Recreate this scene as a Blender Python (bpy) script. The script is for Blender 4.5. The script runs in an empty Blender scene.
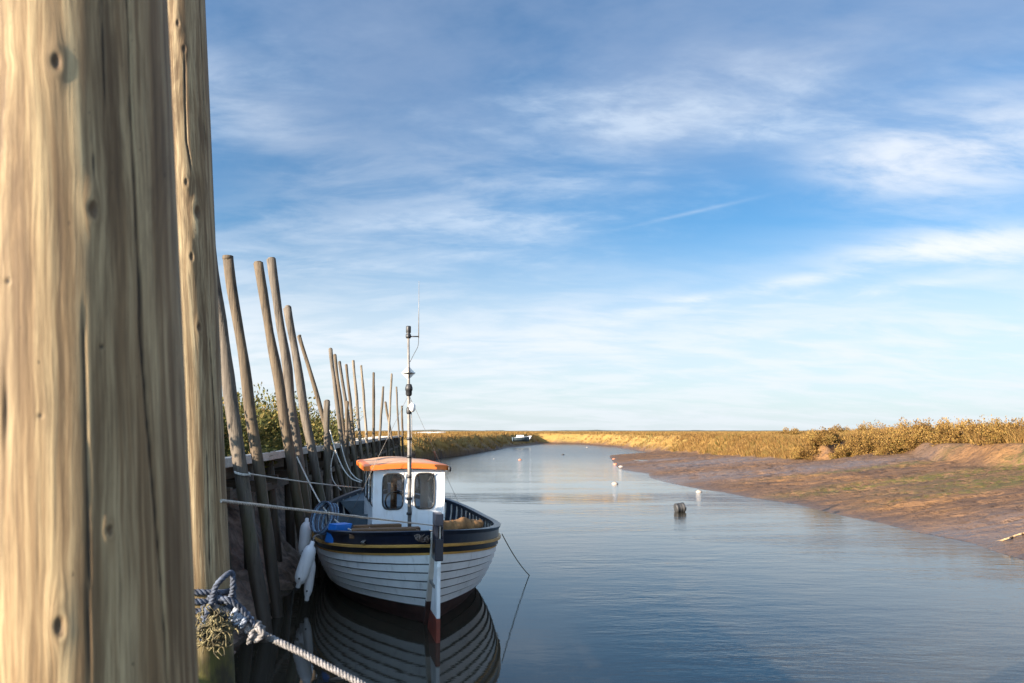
import bpy, math, random
import numpy as np
from mathutils import Vector, Matrix, noise as mn
random.seed(7); rng = np.random.default_rng(7)
SC = bpy.context.scene; COL = SC.collection
H = 2.2; W_, H_ = 1024, 683; F = 796.0; HY = 431.0
PITCH = math.atan((HY-H_/2)/F)
cp, sp = math.cos(PITCH), math.sin(PITCH)
CAM = Vector((0, 0, H))

# ------------------------------------------------------------------ helpers
def ray(px, py):
    x = (px-W_/2)/F; y = -(py-H_/2)/F
    return Vector((x, cp-y*sp, sp+y*cp))
def P(px, py, Y=None, z=None):
    d = ray(px, py)
    t = Y/d.y if Y is not None else (z-H)/d.z
    return CAM+d*t
def proj(p):
    q = Vector(p)-CAM
    f = q.y*cp+q.z*sp; u = -q.y*sp+q.z*cp
    return (W_/2+F*q.x/f, H_/2-F*u/f)

FR = {}
def tag(o, label=None, cat=None, group=None, kind=None):
    if label: o['label'] = label
    if cat: o['category'] = cat
    if group: o['group'] = group
    if kind: o['kind'] = kind
    return o
def empty(name, loc, rz=0, **k):
    o = bpy.data.objects.new(name, None); COL.objects.link(o)
    o.location = loc; o.rotation_euler = (0, 0, rz); o.empty_display_size = .1
    FR[o] = (Vector(loc), rz)
    return tag(o, **k)

class MB:
    def __init__(s): s.v = []; s.f = []; s.m = []; s.sm = []
    def add(s, vs, fs, mi=0, smooth=False):
        b = len(s.v); s.v += [Vector(v) for v in vs]
        for f in fs: s.f.append([b+i for i in f]); s.m.append(mi); s.sm.append(smooth)
        return s
    def box(s, c, size, ax=None, mi=0):
        ax = ax or (Vector((1,0,0)), Vector((0,1,0)), Vector((0,0,1)))
        c = Vector(c); vs = []
        for k in (-1, 1):
            for j in (-1, 1):
                for i in (-1, 1):
                    vs.append(c+ax[0]*(i*size[0]/2)+ax[1]*(j*size[1]/2)+ax[2]*(k*size[2]/2))
        return s.add(vs, [(0,2,3,1),(4,5,7,6),(0,1,5,4),(2,6,7,3),(0,4,6,2),(1,3,7,5)], mi)
    def tube(s, pts, r, n=8, mi=0, cap=True, smooth=True, jit=0):
        pts = [Vector(p) for p in pts]; N = len(pts)
        if not hasattr(r, '__len__'): r = [r]*N
        t0 = (pts[1]-pts[0]).normalized()
        up = Vector((0,0,1)) if abs(t0.z) < .9 else Vector((1,0,0))
        a = t0.cross(up).normalized(); vs = []
        for i, p in enumerate(pts):
            t = (pts[min(i+1, N-1)]-pts[max(i-1, 0)]).normalized()
            a = (a-t*a.dot(t)).normalized(); b = t.cross(a)
            for k in range(n):
                w = 2*math.pi*k/n; rr = r[i]*(1+jit*mn.noise(Vector((math.cos(w)*1.5, math.sin(w)*1.5, i*.35+p.x))))
                vs.append(p+(a*math.cos(w)+b*math.sin(w))*rr)
        fs = [(i*n+k, i*n+(k+1) % n, (i+1)*n+(k+1) % n, (i+1)*n+k) for i in range(N-1) for k in range(n)]
        s.add(vs, fs, mi, smooth)
        if cap:
            b = len(s.v)-len(vs)
            s.f += [[b+k for k in range(n)][::-1], [b+(N-1)*n+k for k in range(n)]]; s.m += [mi, mi]; s.sm += [False, False]
        return s
    def lathe(s, c, prof, n=16, mi=0, axis=None, smooth=True):
        c = Vector(c); z = (axis or Vector((0,0,1))).normalized()
        x = z.orthogonal().normalized(); y = z.cross(x); vs = []
        for (r, h) in prof:
            for k in range(n):
                w = 2*math.pi*k/n; vs.append(c+z*h+(x*math.cos(w)+y*math.sin(w))*r)
        N = len(prof)
        fs = [(i*n+k, i*n+(k+1) % n, (i+1)*n+(k+1) % n, (i+1)*n+k) for i in range(N-1) for k in range(n)]
        fs += [tuple(range(n))[::-1], tuple((N-1)*n+k for k in range(n))]
        return s.add(vs, fs, mi, smooth)
    def build(s, name, mats, parent=None, origin=None, bevel=0, **k):
        me = bpy.data.meshes.new(name)
        if parent is not None: loc, rz = FR[parent]
        else: loc, rz = (Vector(origin) if origin is not None else Vector((0,0,0))), 0
        c, sn = math.cos(-rz), math.sin(-rz); vs = []
        for v in s.v:
            d = v-loc; vs.append((d.x*c-d.y*sn, d.x*sn+d.y*c, d.z))
        me.from_pydata(vs, [], s.f)
        if not isinstance(mats, (list, tuple)): mats = [mats]
        for m in mats: me.materials.append(m)
        me.polygons.foreach_set('material_index', s.m); me.polygons.foreach_set('use_smooth', s.sm)
        me.update()
        o = bpy.data.objects.new(name, me); COL.objects.link(o)
        if parent is not None: o.parent = parent; FR[o] = FR[parent]
        else: o.location = loc; FR[o] = (loc, 0)
        if bevel:
            b = o.modifiers.new('bevel', 'BEVEL'); b.width = bevel; b.segments = 2; b.limit_method = 'ANGLE'
        return tag(o, **k)

def npmesh(name, V, Fq, mats, smooth=False, attrs=None, origin=(0,0,0), parent=None, tri=False, **k):
    me = bpy.data.meshes.new(name); V = np.asarray(V, dtype=np.float32)-np.array(origin, dtype=np.float32)
    Fq = np.asarray(Fq, dtype=np.int32); n = Fq.shape[1]
    me.vertices.add(len(V)); me.vertices.foreach_set('co', V.ravel())
    me.loops.add(Fq.size); me.loops.foreach_set('vertex_index', Fq.ravel())
    me.polygons.add(len(Fq)); me.polygons.foreach_set('loop_start', np.arange(0, Fq.size, n, dtype=np.int32))
    me.update(calc_edges=True)
    me.polygons.foreach_set('use_smooth', np.full(len(Fq), smooth))
    for an, av in (attrs or {}).items():
        a = me.attributes.new(an, 'FLOAT', 'POINT'); a.data.foreach_set('value', np.asarray(av, dtype=np.float32).ravel())
    if not isinstance(mats, (list, tuple)): mats = [mats]
    for m in mats: me.materials.append(m)
    me.validate(); me.update()
    o = bpy.data.objects.new(name, me); COL.objects.link(o); o.location = origin
    if parent is not None: o.parent = parent
    FR[o] = (Vector(origin), 0)
    return tag(o, **k)

# vectorised value noise
def vnoise(x, y, seed=0):
    xi = np.floor(x).astype(np.int64); yi = np.floor(y).astype(np.int64)
    fx = x-xi; fy = y-yi; fx = fx*fx*(3-2*fx); fy = fy*fy*(3-2*fy)
    def h(a, b):
        n = (a*374761393+b*668265263+seed*1442695) & 0x7fffffff
        n = ((n ^ (n >> 13))*1274126177) & 0x7fffffff
        return ((n ^ (n >> 16)) & 0xffff)/65535.0
    return (h(xi, yi)*(1-fx)+h(xi+1, yi)*fx)*(1-fy)+(h(xi, yi+1)*(1-fx)+h(xi+1, yi+1)*fx)*fy
def fbm(x, y, o=4, seed=0):
    s = 0; a = .5
    for i in range(o): s = s+a*(vnoise(x*2**i, y*2**i, seed+i*17)-.5); a *= .5
    return s

# ------------------------------------------------------------------ materials
class NT:
    def __init__(s, t): s.t = t; s.n = t.nodes; s.l = t.links
    def new(s, ty, **k):
        n = s.n.new(ty)
        for a, b in k.items(): setattr(n, a, b)
        return n
    def inp(s, n, i, v):
        if hasattr(v, 'is_output') or isinstance(v, bpy.types.NodeSocket): s.l.new(v, n.inputs[i])
        else: n.inputs[i].default_value = v
    def math(s, op, a, b=0.0, c=None, clamp=False):
        n = s.new('ShaderNodeMath', operation=op, use_clamp=clamp); s.inp(n, 0, a); s.inp(n, 1, b)
        if c is not None: s.inp(n, 2, c)
        return n.outputs[0]
    def mix(s, f, a, b, mode='MIX'):
        n = s.new('ShaderNodeMix', data_type='RGBA', blend_type=mode)
        s.inp(n, 0, f); s.inp(n, 6, a); s.inp(n, 7, b); return n.outputs[2]
    def noise(s, vec, scale, detail=4, rough=.55, dist=0):
        n = s.new('ShaderNodeTexNoise'); s.l.new(vec, n.inputs['Vector'])
        n.inputs['Scale'].default_value = scale; n.inputs['Detail'].default_value = detail
        n.inputs['Roughness'].default_value = rough; n.inputs['Distortion'].default_value = dist
        return n.outputs[0]
    def ramp(s, f, stops, interp='LINEAR'):
        n = s.new('ShaderNodeValToRGB'); s.l.new(f, n.inputs[0]); r = n.color_ramp; r.interpolation = interp
        while len(r.elements) < len(stops): r.elements.new(.5)
        for e, (p, c) in zip(r.elements, stops):
            e.position = p; e.color = c if len(c) == 4 else (*c, 1)
        return n.outputs[0]
    def mapping(s, vec, scale=(1,1,1), rot=(0,0,0), loc=(0,0,0)):
        n = s.new('ShaderNodeMapping'); s.l.new(vec, n.inputs[0]); n.inputs['Scale'].default_value = scale
        n.inputs['Rotation'].default_value = rot; n.inputs['Location'].default_value = loc; return n.outputs[0]
    def smooth(s, v, a, b):
        n = s.new('ShaderNodeMapRange', interpolation_type='SMOOTHSTEP'); s.inp(n, 0, v)
        n.inputs[1].default_value = a; n.inputs[2].default_value = b; return n.outputs[0]
    def attr(s, name): return s.new('ShaderNodeAttribute', attribute_name=name).outputs['Fac']
    def pos(s): return s.new('ShaderNodeNewGeometry').outputs['Position']
    def objc(s): return s.new('ShaderNodeTexCoord').outputs['Object']
    def sep(s, v): n = s.new('ShaderNodeSeparateXYZ'); s.l.new(v, n.inputs[0]); return n.outputs
def mat(name):
    m = bpy.data.materials.new(name); m.use_nodes = True; t = NT(m.node_tree)
    return m, t, t.n['Principled BSDF']
def setp(t, b, **k):
    mp = dict(col='Base Color', rough='Roughness', metal='Metallic', ior='IOR', normal='Normal', spec='Specular IOR Level', coat='Coat Weight', trans='Transmission Weight', alpha='Alpha')
    for a, v in k.items():
        if isinstance(v, tuple) and len(v) == 3: v = (*v, 1)
        t.inp(b, mp[a], v)
def bump(t, h, strength, dist, normal=None):
    n = t.new('ShaderNodeBump'); t.l.new(h, n.inputs['Height']); t.inp(n, 'Strength', strength); n.inputs['Distance'].default_value = dist
    if normal is not None: t.l.new(normal, n.inputs['Normal'])
    return n.outputs[0]
def c4(c): return (*c, 1)
def paint(name, col, rough=.4, var=.25, dirt=(.12,.09,.06), dirtamt=.25, scale=3, coat=0):
    m, t, b = mat(name); o = t.objc()
    n1 = t.noise(o, scale, 6, .65); n2 = t.noise(t.mapping(o, (1,1,.25)), scale*4, 5, .7)
    dark = tuple(c*(1-var) for c in col)
    c = t.mix(t.smooth(n1, .35, .65), c4(col), c4(dark))
    c = t.mix(t.math('MULTIPLY', t.smooth(n2, .52, .75), dirtamt), c, c4(dirt))
    setp(t, b, col=c, rough=t.math('ADD', t.math('MULTIPLY', n2, .25), rough-.12), coat=coat)
    setp(t, b, normal=bump(t, n2, .15, .004))
    return m
M = {}
M['white'] = paint('white_hull_paint', (.84,.82,.78), .42, .10, (.3,.25,.19), .35)
M['seam'] = paint('plank_seam_shade', (.13,.12,.11), .7)  # dark colour painted in for the shade under the plank laps
M['navy'] = paint('navy_paint', (.007,.011,.024), .32, .3, (.12,.11,.1), .25)
M['black'] = paint('black_paint', (.012,.012,.013), .4)
M['yellow'] = paint('ochre_line_paint', (.75,.40,.10), .45)
M['orange'] = paint('orange_roof_paint', (.68,.155,.022), .4, .15, (.25,.1,.04), .4)
M['roofwhite'] = paint('weathered_roof_top', (.60,.33,.19), .55, .2)
M['house'] = paint('wheelhouse_paint', (.80,.80,.80), .38, .06, (.4,.33,.25), .25)
M['red'] = paint('red_bottom_paint', (.24,.045,.022), .6, .5, (.05,.03,.02), .6)
M['antifoul'] = paint('brown_bottom_paint', (.075,.032,.022), .7, .5, (.03,.03,.02), .7)
M['slate'] = paint('slate_blue_paint', (.09,.125,.15), .55, .3)
M['bluecrate'] = paint('bright_blue_plastic', (.02,.19,.62), .4, .15)
M['pale'] = paint('pale_rib_timber', (.42,.40,.36), .6)
M['steel'] = paint('galvanised_mast', (.22,.20,.18), .4, .4, (.08,.04,.02), .7, 12)
M['darkmetal'] = paint('dark_fitting', (.02,.02,.022), .5)
M['fender'] = paint('white_fender_vinyl', (.72,.73,.74), .38, .08, (.3,.28,.24), .3)
M['cream'] = paint('cream_post_paint', (.68,.61,.52), .55, .2, (.25,.12,.06), .5)
M['chain'] = paint('rusty_chain', (.13,.09,.07), .7)
M['buoy_or'] = paint('faded_orange_buoy', (.5,.18,.09), .5, .15)
M['buoy_wh'] = paint('white_buoy', (.34,.28,.23), .5, .1)
M['tyre'] = paint('dark_drum_rubber', (.035,.035,.036), .6, .4, (.14,.12,.1), .5)
M['algae'] = paint('green_algae', (.08,.11,.02), .8)
m, t, b = mat('rubber_seal'); setp(t, b, col=(.03,.03,.03), rough=.6); M['rubber'] = m
m, t, b = mat('glass_pane'); setp(t, b, col=(.85,.9,.9), rough=.02, trans=1.0, ior=1.45); M['glass'] = m

def ropemat(name, col, dark):
    m, t, b = mat(name); n = t.noise(t.pos(), 60, 4, .6); n2 = t.noise(t.pos(), 7, 3)
    c = t.mix(t.smooth(n, .35, .65), c4(dark), c4(col)); setp(t, b, col=c, rough=.9, normal=bump(t, n, .6, .003)); return m
M['rope'] = ropemat('pale_rope', (.24,.225,.225), (.11,.105,.10))
M['rope_line'] = ropemat('bleached_line', (.66,.62,.55), (.38,.35,.30))
M['rope_blue'] = ropemat('slate_blue_rope', (.085,.105,.15), (.03,.035,.05))
M['rope_lblue'] = ropemat('faded_blue_rope', (.22,.34,.46), (.07,.12,.19))
M['rope_old'] = ropemat('frayed_mossy_rope', (.21,.175,.085), (.04,.033,.02))

def polewood(name, base, dark, wetshadez=1.5, grain=1.0, algae=.4):
    m, t, b = mat(name); o = t.objc(); p = t.pos(); z = t.sep(p)[2]
    g = t.noise(t.mapping(o, (28,28,1.1)), 1, 6, .7, .4); k = t.noise(t.mapping(o, (5,5,1.6)), 1, 5, .6)
    cr = t.noise(t.mapping(o, (40,40,.7)), 1, 3, .6)
    c = t.ramp(g, [(.28, dark), (.5, base), (.75, tuple(min(1, x*1.35) for x in base))])
    c = t.mix(t.math('MULTIPLY', t.smooth(k, .52, .7), .55), c, c4(tuple(x*.45 for x in base)))
    c = t.mix(t.math('MULTIPLY', t.smooth(cr, .60, .66), .75), c, (.02,.015,.01,1))
    zz = t.math('ADD', z, t.math('MULTIPLY', t.math('SUBTRACT', k, .5), 1.2))
    wet = t.smooth(zz, wetshadez+.25, wetshadez-.35)  # tidal wetness, carried up to the deck as painted underdeck shade
    wc = t.mix(t.math('MULTIPLY', t.smooth(k, .45, .62), algae), t.mix(.5, c, (.04,.03,.022,1), 'MIX'), (.07,.07,.02,1))
    wc2 = t.mix(t.smooth(zz, 1.0, .5), wc, (.045,.034,.024,1))
    c = t.mix(wet, c, wc2)
    h = t.math('ADD', g, t.math('MULTIPLY', t.smooth(cr, .66, .58), .8))
    setp(t, b, col=c, rough=t.math('SUBTRACT', .85, t.math('MULTIPLY', wet, .3)), normal=bump(t, h, .7, .01)); return m
M['pole_grey'] = polewood('weathered_grey_pole', (.105,.085,.064), (.03,.022,.016), 1.75)
M['pole_brown'] = polewood('weathered_brown_pole', (.092,.066,.040), (.025,.018,.012), 1.75)
M['pole_pale'] = polewood('weathered_pale_pole', (.18,.145,.105), (.055,.042,.03), 1.75)
M['pile'] = polewood('wet_pile', (.10,.075,.05), (.03,.022,.015), 1.7)
def boardmat(name, base, dark, sc=(2,30,30)):
    m, t, b = mat(name); o = t.objc(); g = t.noise(t.mapping(o, sc), 1, 6, .7, .3); k = t.noise(o, 3, 4)
    c = t.ramp(g, [(.3, dark), (.6, base)]); c = t.mix(t.smooth(k, .45, .7), c, c4(tuple(x*.6 for x in base)))
    setp(t, b, col=c, rough=.85, normal=bump(t, g, .6, .006)); return m
M['deckwood'] = boardmat('bleached_deck_boards', (.60,.54,.47), (.30,.26,.22))
M['darkwood'] = boardmat('dark_wet_timber', (.12,.088,.06), (.035,.026,.018), (3,3,30))
M['brownwood'] = boardmat('worn_brown_boards', (.19,.10,.045), (.04,.02,.01), (6,30,30))
M['canvas'] = paint('ochre_canvas', (.24,.12,.042), .85, .35, (.1,.05,.02), .6, 8)

# foreground posts: warped grain coordinates come from mesh attributes
def postwood(name, base, pale, dark, greenz=None):
    m, t, b = mat(name)
    cb = t.new('ShaderNodeCombineXYZ'); t.l.new(t.attr('gr'), cb.inputs[0]); t.l.new(t.sep(t.objc())[2], cb.inputs[1])
    v = cb.outputs[0]
    g1 = t.noise(t.mapping(v, (55,1.6,1)), 1, 6, .65, .25); g2 = t.noise(t.mapping(v, (300,6,1)), 1, 5, .7)
    g3 = t.noise(t.mapping(v, (14,1.6,1)), 1, 6, .68, 1.1)
    sp_ = t.noise(t.mapping(v, (150,60,1)), 1, 2)
    c = t.ramp(g1, [(.26, dark), (.44, base), (.7, pale)])
    c = t.mix(t.math('MULTIPLY', t.smooth(g2, .46, .60), .55), c, c4(tuple(x*.55 for x in base)))
    c = t.mix(t.math('MULTIPLY', t.smooth(g3, .46, .66), .75), c, c4((dark[0]*1.25, dark[1]*1.2, dark[2]*1.1)))
    c = t.mix(t.math('MULTIPLY', t.smooth(g3, .42, .25), .35), c, c4(pale))
    c = t.mix(t.math('MULTIPLY', t.smooth(sp_, .70, .76), .6), c, c4(tuple(x*.3 for x in dark)))
    fl = t.noise(t.mapping(v, (420,3.0,1), (0,0,0), (3,1,0)), 1, 3, .7)
    c = t.mix(t.math('MULTIPLY', t.smooth(fl, .60, .68), .6), c, (.05,.03,.015,1))
    c = t.mix(t.attr('knot'), c, (.09,.05,.022,1))
    c = t.mix(t.attr('crack'), c, (.012,.009,.006,1))
    if greenz is not None:
        z = t.sep(t.pos())[2]; n = t.noise(t.mapping(v, (12,5,1)), 1, 6, .65)
        zz = t.math('ADD', z, t.math('MULTIPLY', t.math('SUBTRACT', n, .5), .35))
        c = t.mix(t.math('MULTIPLY', t.smooth(zz, greenz+.28, greenz+.08), .45), c, (.16,.14,.04,1))
        gcol = t.mix(t.smooth(n, .4, .6), (.10,.09,.018,1), (.035,.028,.012,1))
        c = t.mix(t.smooth(zz, greenz+.06, greenz-.05), c, gcol)
    h = t.math('ADD', t.math('MULTIPLY', g1, .7), t.math('MULTIPLY', g2, .3))
    setp(t, b, col=c, rough=.72, normal=bump(t, h, .5, .005)); return m
M['post_front'] = postwood('honey_post_wood', (.245,.153,.070), (.62,.475,.26), (.072,.042,.018))
M['post_second'] = postwood('honey_post_wood_algae', (.245,.162,.078), (.58,.46,.27), (.075,.043,.019), 1.45)

# terrain
m, t, b = mat('marsh_and_mud'); p = t.pos(); mz = t.attr('marsh'); al = t.attr('algae'); wt = t.attr('wet'); sh = t.attr('sheen')
n1 = t.noise(p, .35, 5, .6); n2 = t.noise(t.mapping(p, (.5,1.6,1), (0,0,.25)), 1, 6, .65); n3 = t.noise(p, 5, 5, .7); n4 = t.noise(p, .06, 4, .6)
mud = t.ramp(n2, [(.3, (.06,.038,.027)), (.5, (.135,.076,.042)), (.68, (.19,.103,.052))])
mud = t.mix(t.math('MULTIPLY', t.smooth(n1, .5, .68), .6), mud, (.25,.125,.042,1))
mud = t.mix(t.math('MULTIPLY', t.smooth(n3, .47, .64), .65), mud, (.05,.031,.022,1))
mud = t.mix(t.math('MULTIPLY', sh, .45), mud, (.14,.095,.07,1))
mud = t.mix(t.math('MULTIPLY', t.math('MULTIPLY', al, .75), t.smooth(n3, .38, .6)), mud, (.085,.085,.018,1))
mud = t.mix(t.math('MULTIPLY', wt, .6), mud, (.05,.033,.025,1))
gra = t.ramp(n4, [(.3, (0.1920,0.1080,0.0288)), (.5, (0.2880,0.1728,0.0504)), (.65, (0.2240,0.1656,0.0504)), (.75, (0.1600,0.0936,0.0360))])
gra = t.mix(t.math('MULTIPLY', t.smooth(n1, .48, .7), .5), gra, (.15,.10,.04,1))
col = t.mix(mz, mud, gra)
rr = t.math('ADD', t.math('MULTIPLY', n2, .4), .42)
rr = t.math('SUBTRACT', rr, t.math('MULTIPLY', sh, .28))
rr = t.math('SUBTRACT', rr, t.math('MULTIPLY', wt, .2))
rr = t.math('MAXIMUM', rr, t.math('MULTIPLY', mz, .95))
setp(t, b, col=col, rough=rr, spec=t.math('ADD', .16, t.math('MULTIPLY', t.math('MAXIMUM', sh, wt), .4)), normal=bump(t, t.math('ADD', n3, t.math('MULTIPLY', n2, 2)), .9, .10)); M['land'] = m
m, t, b = mat('clay_bank'); p = t.pos(); n = t.noise(p, 5, 7, .7); k = t.noise(p, 1.2, 4)
c = t.ramp(n, [(.32, (.05,.034,.026)), (.5, (.22,.15,.11)), (.66, (.40,.29,.22))])
c = t.mix(t.math('MULTIPLY', t.smooth(k, .5, .65), .4), c, (.05,.045,.015,1))
setp(t, b, col=c, rough=.6, normal=bump(t, n, .8, .06)); M['bank'] = m

# water
m, t, b = mat('creek_water'); p = t.pos(); x, y, z = t.sep(p)
calm = t.smooth(t.math('ADD', x, t.math('MULTIPLY', y, .10)), .3, 3.2)
w1 = t.noise(t.mapping(p, (3.2,9,1), (0,0,.12)), 1, 4, .6, .3)
w2 = t.noise(t.mapping(p, (1.0,2.6,1), (0,0,-.2)), 1, 3, .5)
w3 = t.noise(t.mapping(p, (14,34,1), (0,0,.1)), 1, 2, .5)
lg = t.noise(t.mapping(p, (.10,.35,1)), 1, 4, .6)
patch = t.smooth(lg, .42, .62)
bandc = t.math('ABSOLUTE', t.math('SUBTRACT', t.math('ADD', y, t.math('MULTIPLY', lg, 6)), 29.5))
band = t.math('MULTIPLY', t.smooth(bandc, 3.0, .4), t.smooth(t.noise(t.mapping(p, (.5,2.5,1)), 1, 4, .7), .35, .6))
amp = t.math('ADD', t.math('MULTIPLY', calm, t.math('ADD', .07, t.math('MULTIPLY', patch, .13))), .016)
amp = t.math('ADD', amp, t.math('MULTIPLY', t.smooth(y, 30, 75), .45)); amp = t.math('ADD', amp, t.math('MULTIPLY', band, .55))
hh = t.math('ADD', t.math('MULTIPLY', w1, .5), t.math('MULTIPLY', w2, 1.2)); hh = t.math('ADD', hh, t.math('MULTIPLY', w3, .16))
nb = bump(t, hh, amp, .05)
setp(t, b, col=(.030,.026,.018), rough=t.math('ADD', .02, t.math('MULTIPLY', t.smooth(y, 22, 85), .2)), ior=1.333, spec=.62, normal=nb); M['water'] = m

def leafmat(name, stops, scale=1.5):
    m, t, b = mat(name); n = t.noise(t.pos(), scale, 5, .7); a = t.attr('rnd')
    f = t.math('ADD', t.math('MULTIPLY', n, .6), t.math('MULTIPLY', a, .4))
    c = t.ramp(f, stops)
    d = t.new('ShaderNodeBsdfTranslucent'); t.l.new(c, d.inputs[0]); mx = t.new('ShaderNodeMixShader'); mx.inputs[0].default_value = .3
    setp(t, b, col=c, rough=.8, spec=.2); t.l.new(b.outputs[0], mx.inputs[1]); t.l.new(d.outputs[0], mx.inputs[2])
    t.l.new(mx.outputs[0], t.n['Material Output'].inputs[0]); return m
M['grass'] = leafmat('golden_marsh_grass', [(.28, (0.0880,0.0468,0.0180)), (.40, (0.2000,0.1152,0.0360)), (.50, (0.3200,0.1908,0.0576)), (.60, (0.2160,0.1080,0.0360)), (.70, (0.1360,0.1188,0.0324))], .22)
M['shrub'] = leafmat('bronze_shrub_leaves', [(.3, (0.0720,0.0396,0.0144)), (.46, (0.2160,0.1188,0.0360)), (.60, (0.3200,0.1944,0.0540)), (.74, (0.1600,0.1296,0.0360))], .9)
M['hedge'] = leafmat('dark_hedge_leaves', [(.3, (.035,.042,.012)), (.5, (.10,.10,.027)), (.65, (.20,.15,.045)), (.78, (.27,.16,.06))], 1.2)
M['twig'] = leafmat('dry_twigs', [(.3, (.16,.10,.05)), (.7, (.34,.23,.12))], 3)

# ------------------------------------------------------------------ quay frame
QA = -77/796.0
def Q(L, D, z=0): return Vector((QA*D+L, D, z))
QF = Vector((QA, 1, 0)).normalized(); QR = Vector((QF.y, -QF.x, 0)); UZ = Vector((0,0,1))

# ------------------------------------------------------------------ terrain
wp = []
def w0(px, py): v = P(px, py, z=0); wp.append((v.x, v.y))
for D in (-40, 5, 20, 52): v = Q(-2.3, D); wp.append((v.x, v.y))
for a in ((430,460),(447,457),(464,455.5),(490,451),(508,448),(541,444.5),(576,444.5),(611,447),(634,450),(655,453),
          (632,454.4),(610,455.2),(609,457),(612,461),(616,466),(622,470),(635,471.8),(648,473.5),(650,478),(664,482),(682,485.5),(700,489),(720,491.5),(744,496.5),(795,504),(842,515.5),(877,522),(921,533),(969,542),(997,552),(1024,560),(1150,600),(1500,720)): w0(*a)
v = P(1500, 720, z=0); wp += [(v.x+2, 0), (v.x+4, -40)]
me_ = []
def m0(px, py, z): v = P(px, py, z=z); me_.append((v.x, v.y, z))
for D in (-42, 5, 20, 50): v = Q(-3.5, D); me_.append((v.x, v.y, 1.3))
v = Q(-3.0, 58); me_.append((v.x, v.y, .6))
for a in ((425,456,.5),(447,453.5,.35),(464,452.5,.3),(490,449.5,.2),(508,446.5,.15),(541,442.6,.15),(576,443,.15),(611,445.3,.15),(634,448,.2),(656,450.5,.3),(700,454,.5),(763,458,.7),(804,460,.75),(836,460,.8),(858,452.5,1.1),(902,454,1.2),(953,462,1.05),(980,466,1.0),(1024,468,1.0),(1100,475,1.0),(1300,500,1.0)): m0(*a)
lastm = me_[-1]; me_ += [(lastm[0]+4, -40, 1.0), (9000, -9000, 1), (9000, 9000, 1), (-9000, 9000, 1), (-9000, -9000, 1)]
WP = np.array(wp); ME = np.array(me_)
def seginfo(X, Y, poly, vals=None):
    best = np.full(X.shape, 1e18); val = np.zeros(X.shape); inside = np.zeros(X.shape, bool); n = len(poly)
    for i in range(n):
        x1, y1 = poly[i][:2]; x2, y2 = poly[(i+1) % n][:2]
        dx, dy = x2-x1, y2-y1; tt = np.clip(((X-x1)*dx+(Y-y1)*dy)/(dx*dx+dy*dy+1e-12), 0, 1)
        d = (X-x1-tt*dx)**2+(Y-y1-tt*dy)**2; u = d < best; best = np.where(u, d, best)
        if vals is not None: val = np.where(u, vals[i]*(1-tt)+vals[(i+1) % n]*tt, val)
        c = ((y1 > Y) != (y2 > Y)); xx = x1+(Y-y1)*dx/(dy if dy else 1e-12); inside ^= (c & (X < xx))
    return np.sqrt(best), val, inside
def ss(x): x = np.clip(x, 0, 1); return x*x*(3-2*x)
def terrain(X, Y):
    wob = fbm(X*.25, Y*.25, 3, 3)*1.2
    dw, _, iw = seginfo(X, Y, WP); dm, ze, im = seginfo(X, Y, ME, ME[:, 2])
    im = im & ~iw
    t_ = np.where(im, 1, dw/(dw+dm+1e-6))
    land = ze*np.power(t_, .85)+fbm(X*.6, Y*.6, 4, 9)*.10*np.clip(dw, 0, 1)+fbm(X*2.5, Y*2.5, 3, 4)*.055*np.clip(dw, 0, 1)-np.exp(-(fbm(X*.35+Y*.1, Y*.8, 4, 61)/.035)**2)*.08*np.clip(dw/2, 0, 1)-np.exp(-(fbm(X*1.1, Y*1.6, 3, 71)/.04)**2)*.05*np.clip(dw/2, 0, 1)
    # slight drainage gullies in the mud
    r = np.clip(dm/3+wob, -1, 3)
    rise = ss((dm+wob*1.1)/(2.2-1.1*ss((X/np.maximum(Y, 1)-.34)/.08)*(Y > 0)+fbm(X*.9, Y*.9, 3, 55)*1.5))
    marsh = ze+(1.72-ze)*rise+fbm(X*.15, Y*.15, 4, 21)*.35*rise
    marsh = np.where(dm > 200, np.minimum(marsh, 1.78), marsh)
    Z = np.where(iw, -np.minimum(.9, dw*.12+.02), np.where(im, marsh, land))
    q = (X-QA*Y); under = (q > -4.2) & (q < -1.0) & (Y < 55)
    Z = np.where(under, Z-.5, Z)
    bk = .1+1.4*ss((X/np.maximum(Y, 1)-.34)/.10)*(Y > 0); mz = np.where(im, ss((dm-bk)/1.0+fbm(X, Y, 3, 5)*1.2+.1), 0)
    wet = np.where(im, 0, np.exp(-dw/ .35))
    return Z, mz, wet, dw, dm, im, iw
angs = np.concatenate([np.linspace(-180, -50, 60, endpoint=False), np.linspace(-50, 50, 900, endpoint=False), np.linspace(50, 180, 60)])
angs = np.radians(angs)
rad = np.concatenate([np.geomspace(.6, 12, 60, endpoint=False), np.geomspace(12, 160, 560, endpoint=False), np.geomspace(160, 8000, 90)])
A_, R_ = np.meshgrid(angs, rad); X = R_*np.sin(A_); Y = R_*np.cos(A_)
Z, mz, wet, dw, dm, im, iw = terrain(X, Y)
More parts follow.
